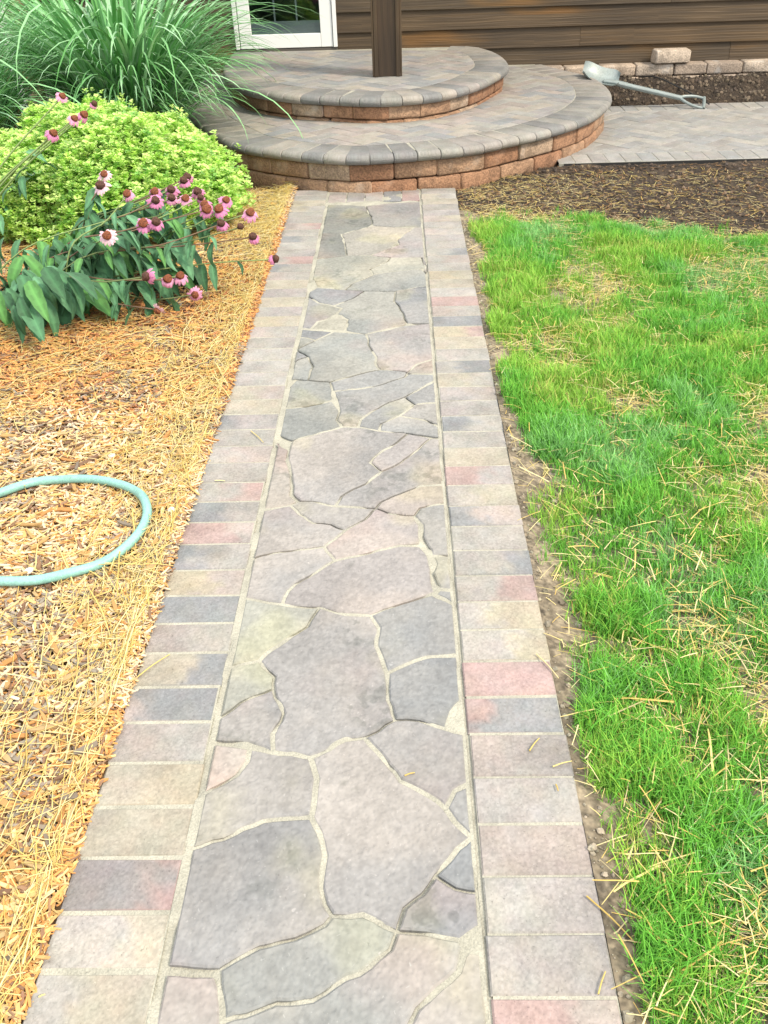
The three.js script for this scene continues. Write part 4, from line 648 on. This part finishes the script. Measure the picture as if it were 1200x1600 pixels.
// ---------------------------------------------------------------- coneflowers
function coneLeaf(seed, droop, wk) { // unit length along +z, folded, drooping, toothed
  const R = rng(seed), n = 8, pos = [], col = [], ctr = []; let y = 0, z = 0, a = 0.25; for (let i = 0; i <= n; i++) { ctr.push([y, z, a]); a -= droop / n; y += Math.sin(a) / n; z += Math.cos(a) / n; }
  const wv = t => wk * Math.pow(Math.sin(Math.PI * Math.pow(Math.min(t * 0.97 + 0.02, 1), 0.72)), 0.85) * (t < 0.12 ? 0.35 + t * 5 : 1), wave = R() * 6;
  const V = i => { const t = i / n, [cy, cz, ca] = ctr[i], w = wv(t) * (i % 2 ? 1.06 : 0.96), f = 0.32 + 0.16 * Math.sin(t * 7 + wave); return [[-w, cy + w * f * Math.cos(ca), cz - w * f * Math.sin(ca)], [-w * 0.5, cy + w * f * 0.36, cz], [0, cy, cz], [w * 0.5, cy + w * f * 0.36, cz], [w, cy + w * f * Math.cos(ca), cz - w * f * Math.sin(ca)]]; };
  for (let i = 0; i < n; i++) { const A = V(i), B = V(i + 1); for (let s = 0; s < 4; s++) { pos.push(...A[s], ...A[s + 1], ...B[s + 1], ...A[s], ...B[s + 1], ...B[s]); for (const q of [s, s + 1, s + 1, s, s + 1, s]) { const k = q === 2 ? 1.5 : 0.86 + 0.24 * ((i + q) % 2); col.push(k, k, k); } } }
  return rawGeo(pos, null, col);
}
const cLeaves = [0, 1, 2, 3, 4].map(i => coneLeaf(5000 + i, [0.7, 1.1, 1.5, 0.4, 1.3][i], [0.145, 0.18, 0.13, 0.19, 0.16][i])), cLeafMats = [[0.045, 0.15, 0.06], [0.065, 0.19, 0.085], [0.033, 0.115, 0.045], [0.1, 0.26, 0.13], [0.08, 0.235, 0.055]].map(c => leafMat(C(...c), 0.2));
const coneGeoms = [0, 1].map(k => { const g = new THREE.SphereGeometry(1, 18, 12), p = g.attributes.position, col = []; for (let i = 0; i < p.count; i++) { const x = p.getX(i), y = p.getY(i), z = p.getZ(i), h = hash(Math.round(x * 40), Math.round(z * 40 + y * 700), 7 + k), s = 1 + 0.34 * (h - 0.4); p.setXYZ(i, x * s, y * s * 0.85, z * s); const b = k ? [0.075, 0.03, 0.018] : [0.17, 0.05, 0.018], q = 0.5 + h; col.push(b[0] * q, b[1] * q, b[2] * q); } g.setAttribute('color', new THREE.Float32BufferAttribute(col, 3)); g.computeVertexNormals(); return g; });
const coneMat = std({ vertexColors: true, roughness: 0.8 });
function petalRing(seed, n, droop, len) { const R = rng(seed), pos = [], col = []; for (let k = 0; k < n; k++) { if (R() < 0.06) continue; const a = k / n * 6.283 + (R() - 0.5) * 0.2, l = len * (0.8 + R() * 0.3), d = droop + (R() - 0.5) * 0.4, w = 0.0055 + R() * 0.0015, P = []; let r = 0.009, y = 0, e = 0.1; for (let i = 0; i <= 4; i++) { P.push([r, y, w * [0.55, 0.9, 1, 0.95, 0.45][i]]); e -= d / 4 * 1.3; r += Math.cos(e) * l / 4; y += Math.sin(e) * l / 4; }
  const V = (i, s) => { const [q, yy, ww] = P[i]; return [Math.cos(a) * q - Math.sin(a) * ww * s, yy + (s ? 0 : 0.0012), Math.sin(a) * q + Math.cos(a) * ww * s]; };
  for (let i = 0; i < 4; i++) for (const s of [-1, 0]) { pos.push(...V(i, s), ...V(i, s + 1), ...V(i + 1, s + 1), ...V(i, s), ...V(i + 1, s + 1), ...V(i + 1, s)); const k2 = 0.88 + R() * 0.2; for (let c = 0; c < 6; c++) col.push(k2, k2, k2); } } return rawGeo(pos, null, col); }
const petals = [petalRing(1, 14, 1.0, 0.034), petalRing(2, 13, 1.35, 0.036), petalRing(3, 15, 0.7, 0.032), petalRing(4, 9, 1.5, 0.03)];
const petalMats = [[0.68, 0.24, 0.46], [0.75, 0.34, 0.54], [0.82, 0.54, 0.63]].map(c => leafMat(C(...c), 0.3));
const stemMats = [[0.12, 0.16, 0.06], [0.16, 0.1, 0.06], [0.2, 0.28, 0.1]].map(c => std({ color: C(...c), roughness: 0.8 }));
function flower(t, p, dir, R, kind) { // kind 0 pink, 1 pale, 2 spent cone
  const f = group('flower', t); f.position.set(...p); f.quaternion.setFromUnitVectors(new THREE.Vector3(0, 1, 0), new THREE.Vector3(...dir).normalize()); f.scale.setScalar(0.94 + (R() - 0.5) * 0.25);
  const c = mesh('cone', coneGeoms[kind === 2 || R() < 0.3 ? 1 : 0], coneMat, f); c.scale.setScalar(0.0165 + R() * 0.003); c.position.y = 0.006;
  if (kind < 2) { const q = mesh('petals', petals[kind ? 2 : Math.floor(R() * 3)], kind ? petalMats[2] : petalMats[R() < 0.6 ? 0 : 1], f); q.rotation.y = R() * 6; } else if (R() < 0.5) mesh('petals', petals[3], petalMats[0], f);
}
function leafAt(t, p, dir, size, R, name = 'leaf') { const m = mesh(name, pick(R, cLeaves), pick(R, cLeafMats), t), d = new THREE.Vector3(...dir).normalize(), side = new THREE.Vector3(0, 1, 0).cross(d).normalize(), up = d.clone().cross(side); m.quaternion.setFromRotationMatrix(new THREE.Matrix4().makeBasis(side, up, d)); m.rotateZ((R() - 0.5) * 0.9); m.position.set(...p); m.scale.setScalar(size); return m; }
const pale = [21, 22, 23, 28], spent = [1, 8, 15, 17];
function coneflowers(label, bx, bz, pickHead, nBasal, spread, seed) {
  const base = [bx, bedH(bx, bz), bz], t = thing('coneflower_plant', label, 'flowers', base), R = rng(seed), rel = p => [p[0] - base[0], p[1] - base[1], p[2] - base[2]]; let nl = 0;
  HEADS.forEach((hd, i) => {
    if (!pickHead(hd, i)) return;
    const e = rel(hd), b = [(R() - 0.5) * spread, -0.01, (R() - 0.5) * 0.36], low = hd[1] < 0.08; if (hd[1] < 0.06) e[1] = Math.max(e[1], 0.045);
    const m1 = [lerp(b[0], e[0], 0.3), lerp(b[1], e[1], 0.45) + 0.06 + R() * 0.05, lerp(b[2], e[2], 0.3) + (R() - 0.5) * 0.08], m2 = [lerp(b[0], e[0], 0.72), lerp(b[1], e[1], 0.78) + 0.01 + R() * 0.04, lerp(b[2], e[2], 0.72) + (R() - 0.3) * 0.1];
    mesh('stem', tube([b, m1, m2, e], 0.0042, 0.0026, 14, 6), stemMats[i % 3], t);
    const up = low ? [0.2, 0.2, 0.9] : [0.5 * (R() - 0.4), 0.75, 0.25 + R() * 0.5]; if (i === 24) up.splice(0, 3, -0.7, 0.2, 0.6); if (i === 17) up.splice(0, 3, 0.9, 0.3, 0.2); if (i === 28) up.splice(0, 3, -0.5, -0.5, 0.6);
    flower(t, e, up, R, pale.includes(i) ? 1 : spent.includes(i) ? 2 : 0);
    const curve = new THREE.CatmullRomCurve3([b, m1, m2, e].map(q => new THREE.Vector3(...q)));
    for (let k = 0; k < 11 && nl < 190; k++, nl++) { const u = 0.16 + 0.74 * (k + R() * 0.8) / 11, q = curve.getPointAt(u), a = R() * 6.28; leafAt(t, [q.x, q.y, q.z], [Math.cos(a) * 0.7 + 0.1, -0.25 - R() * 0.7, Math.sin(a) * 0.5 + 0.4], (0.085 + R() * 0.08) * (1.15 - u * 0.4), R); }
  });
  for (let i = 0; i < nBasal; i++) { const a = R() * 6.28, r = Math.sqrt(R()) * 0.36, x = Math.cos(a) * r * 1.1, z = Math.sin(a) * r * 0.8 + 0.12; leafAt(t, [x, 0.06 + R() * 0.2, z], [Math.cos(a) * 0.5 + 0.2, -0.25 - R() * 0.6, Math.sin(a) * 0.5 + 0.45], 0.12 + R() * 0.09, R); }
}
coneflowers('purple coneflower plant sprawling over the mulch with low hanging flower heads', -1.68, -3.54, (hd, i) => hd[1] < 0.33 || i % 5 === 0, 100, 0.5, 91);
coneflowers('leafy purple coneflower plant crowded with pink flowers before the lime shrub', -1.36, -3.86, (hd, i) => !(hd[1] < 0.33 || i % 5 === 0), 100, 0.6, 93);
{
  const base = [-2.2, bedH(-2.2, -4.15), -4.15], t = thing('coneflower_plant', 'few tall leaning coneflower stems rising in front of the ornamental grass', 'flowers', base), R = rng(95);
  TALL.forEach((hd, i) => { const e = [hd[0] - base[0], hd[1] - base[1], hd[2] - base[2]], b = [(R() - 0.5) * 0.12, -0.02, (R() - 0.5) * 0.12], m = [lerp(b[0], e[0], 0.5) - 0.03, e[1] * 0.55, lerp(b[2], e[2], 0.5) + 0.03];
    mesh('stem', tube([b, m, e], 0.006, 0.0035, 12, 6), stemMats[2], t); flower(t, e, [0.5, 0.6, 0.25], R, i === 1 ? 2 : 0);
    for (let k = 0; k < 6; k++) { const u = 0.1 + R() * 0.6, a = R() * 6.28; leafAt(t, [lerp(b[0], e[0], u), lerp(b[1], e[1], u), lerp(b[2], e[2], u)], [Math.cos(a), -0.2, Math.sin(a)], 0.09 + R() * 0.05, R); } });
}
renderer.render(scene, camera);
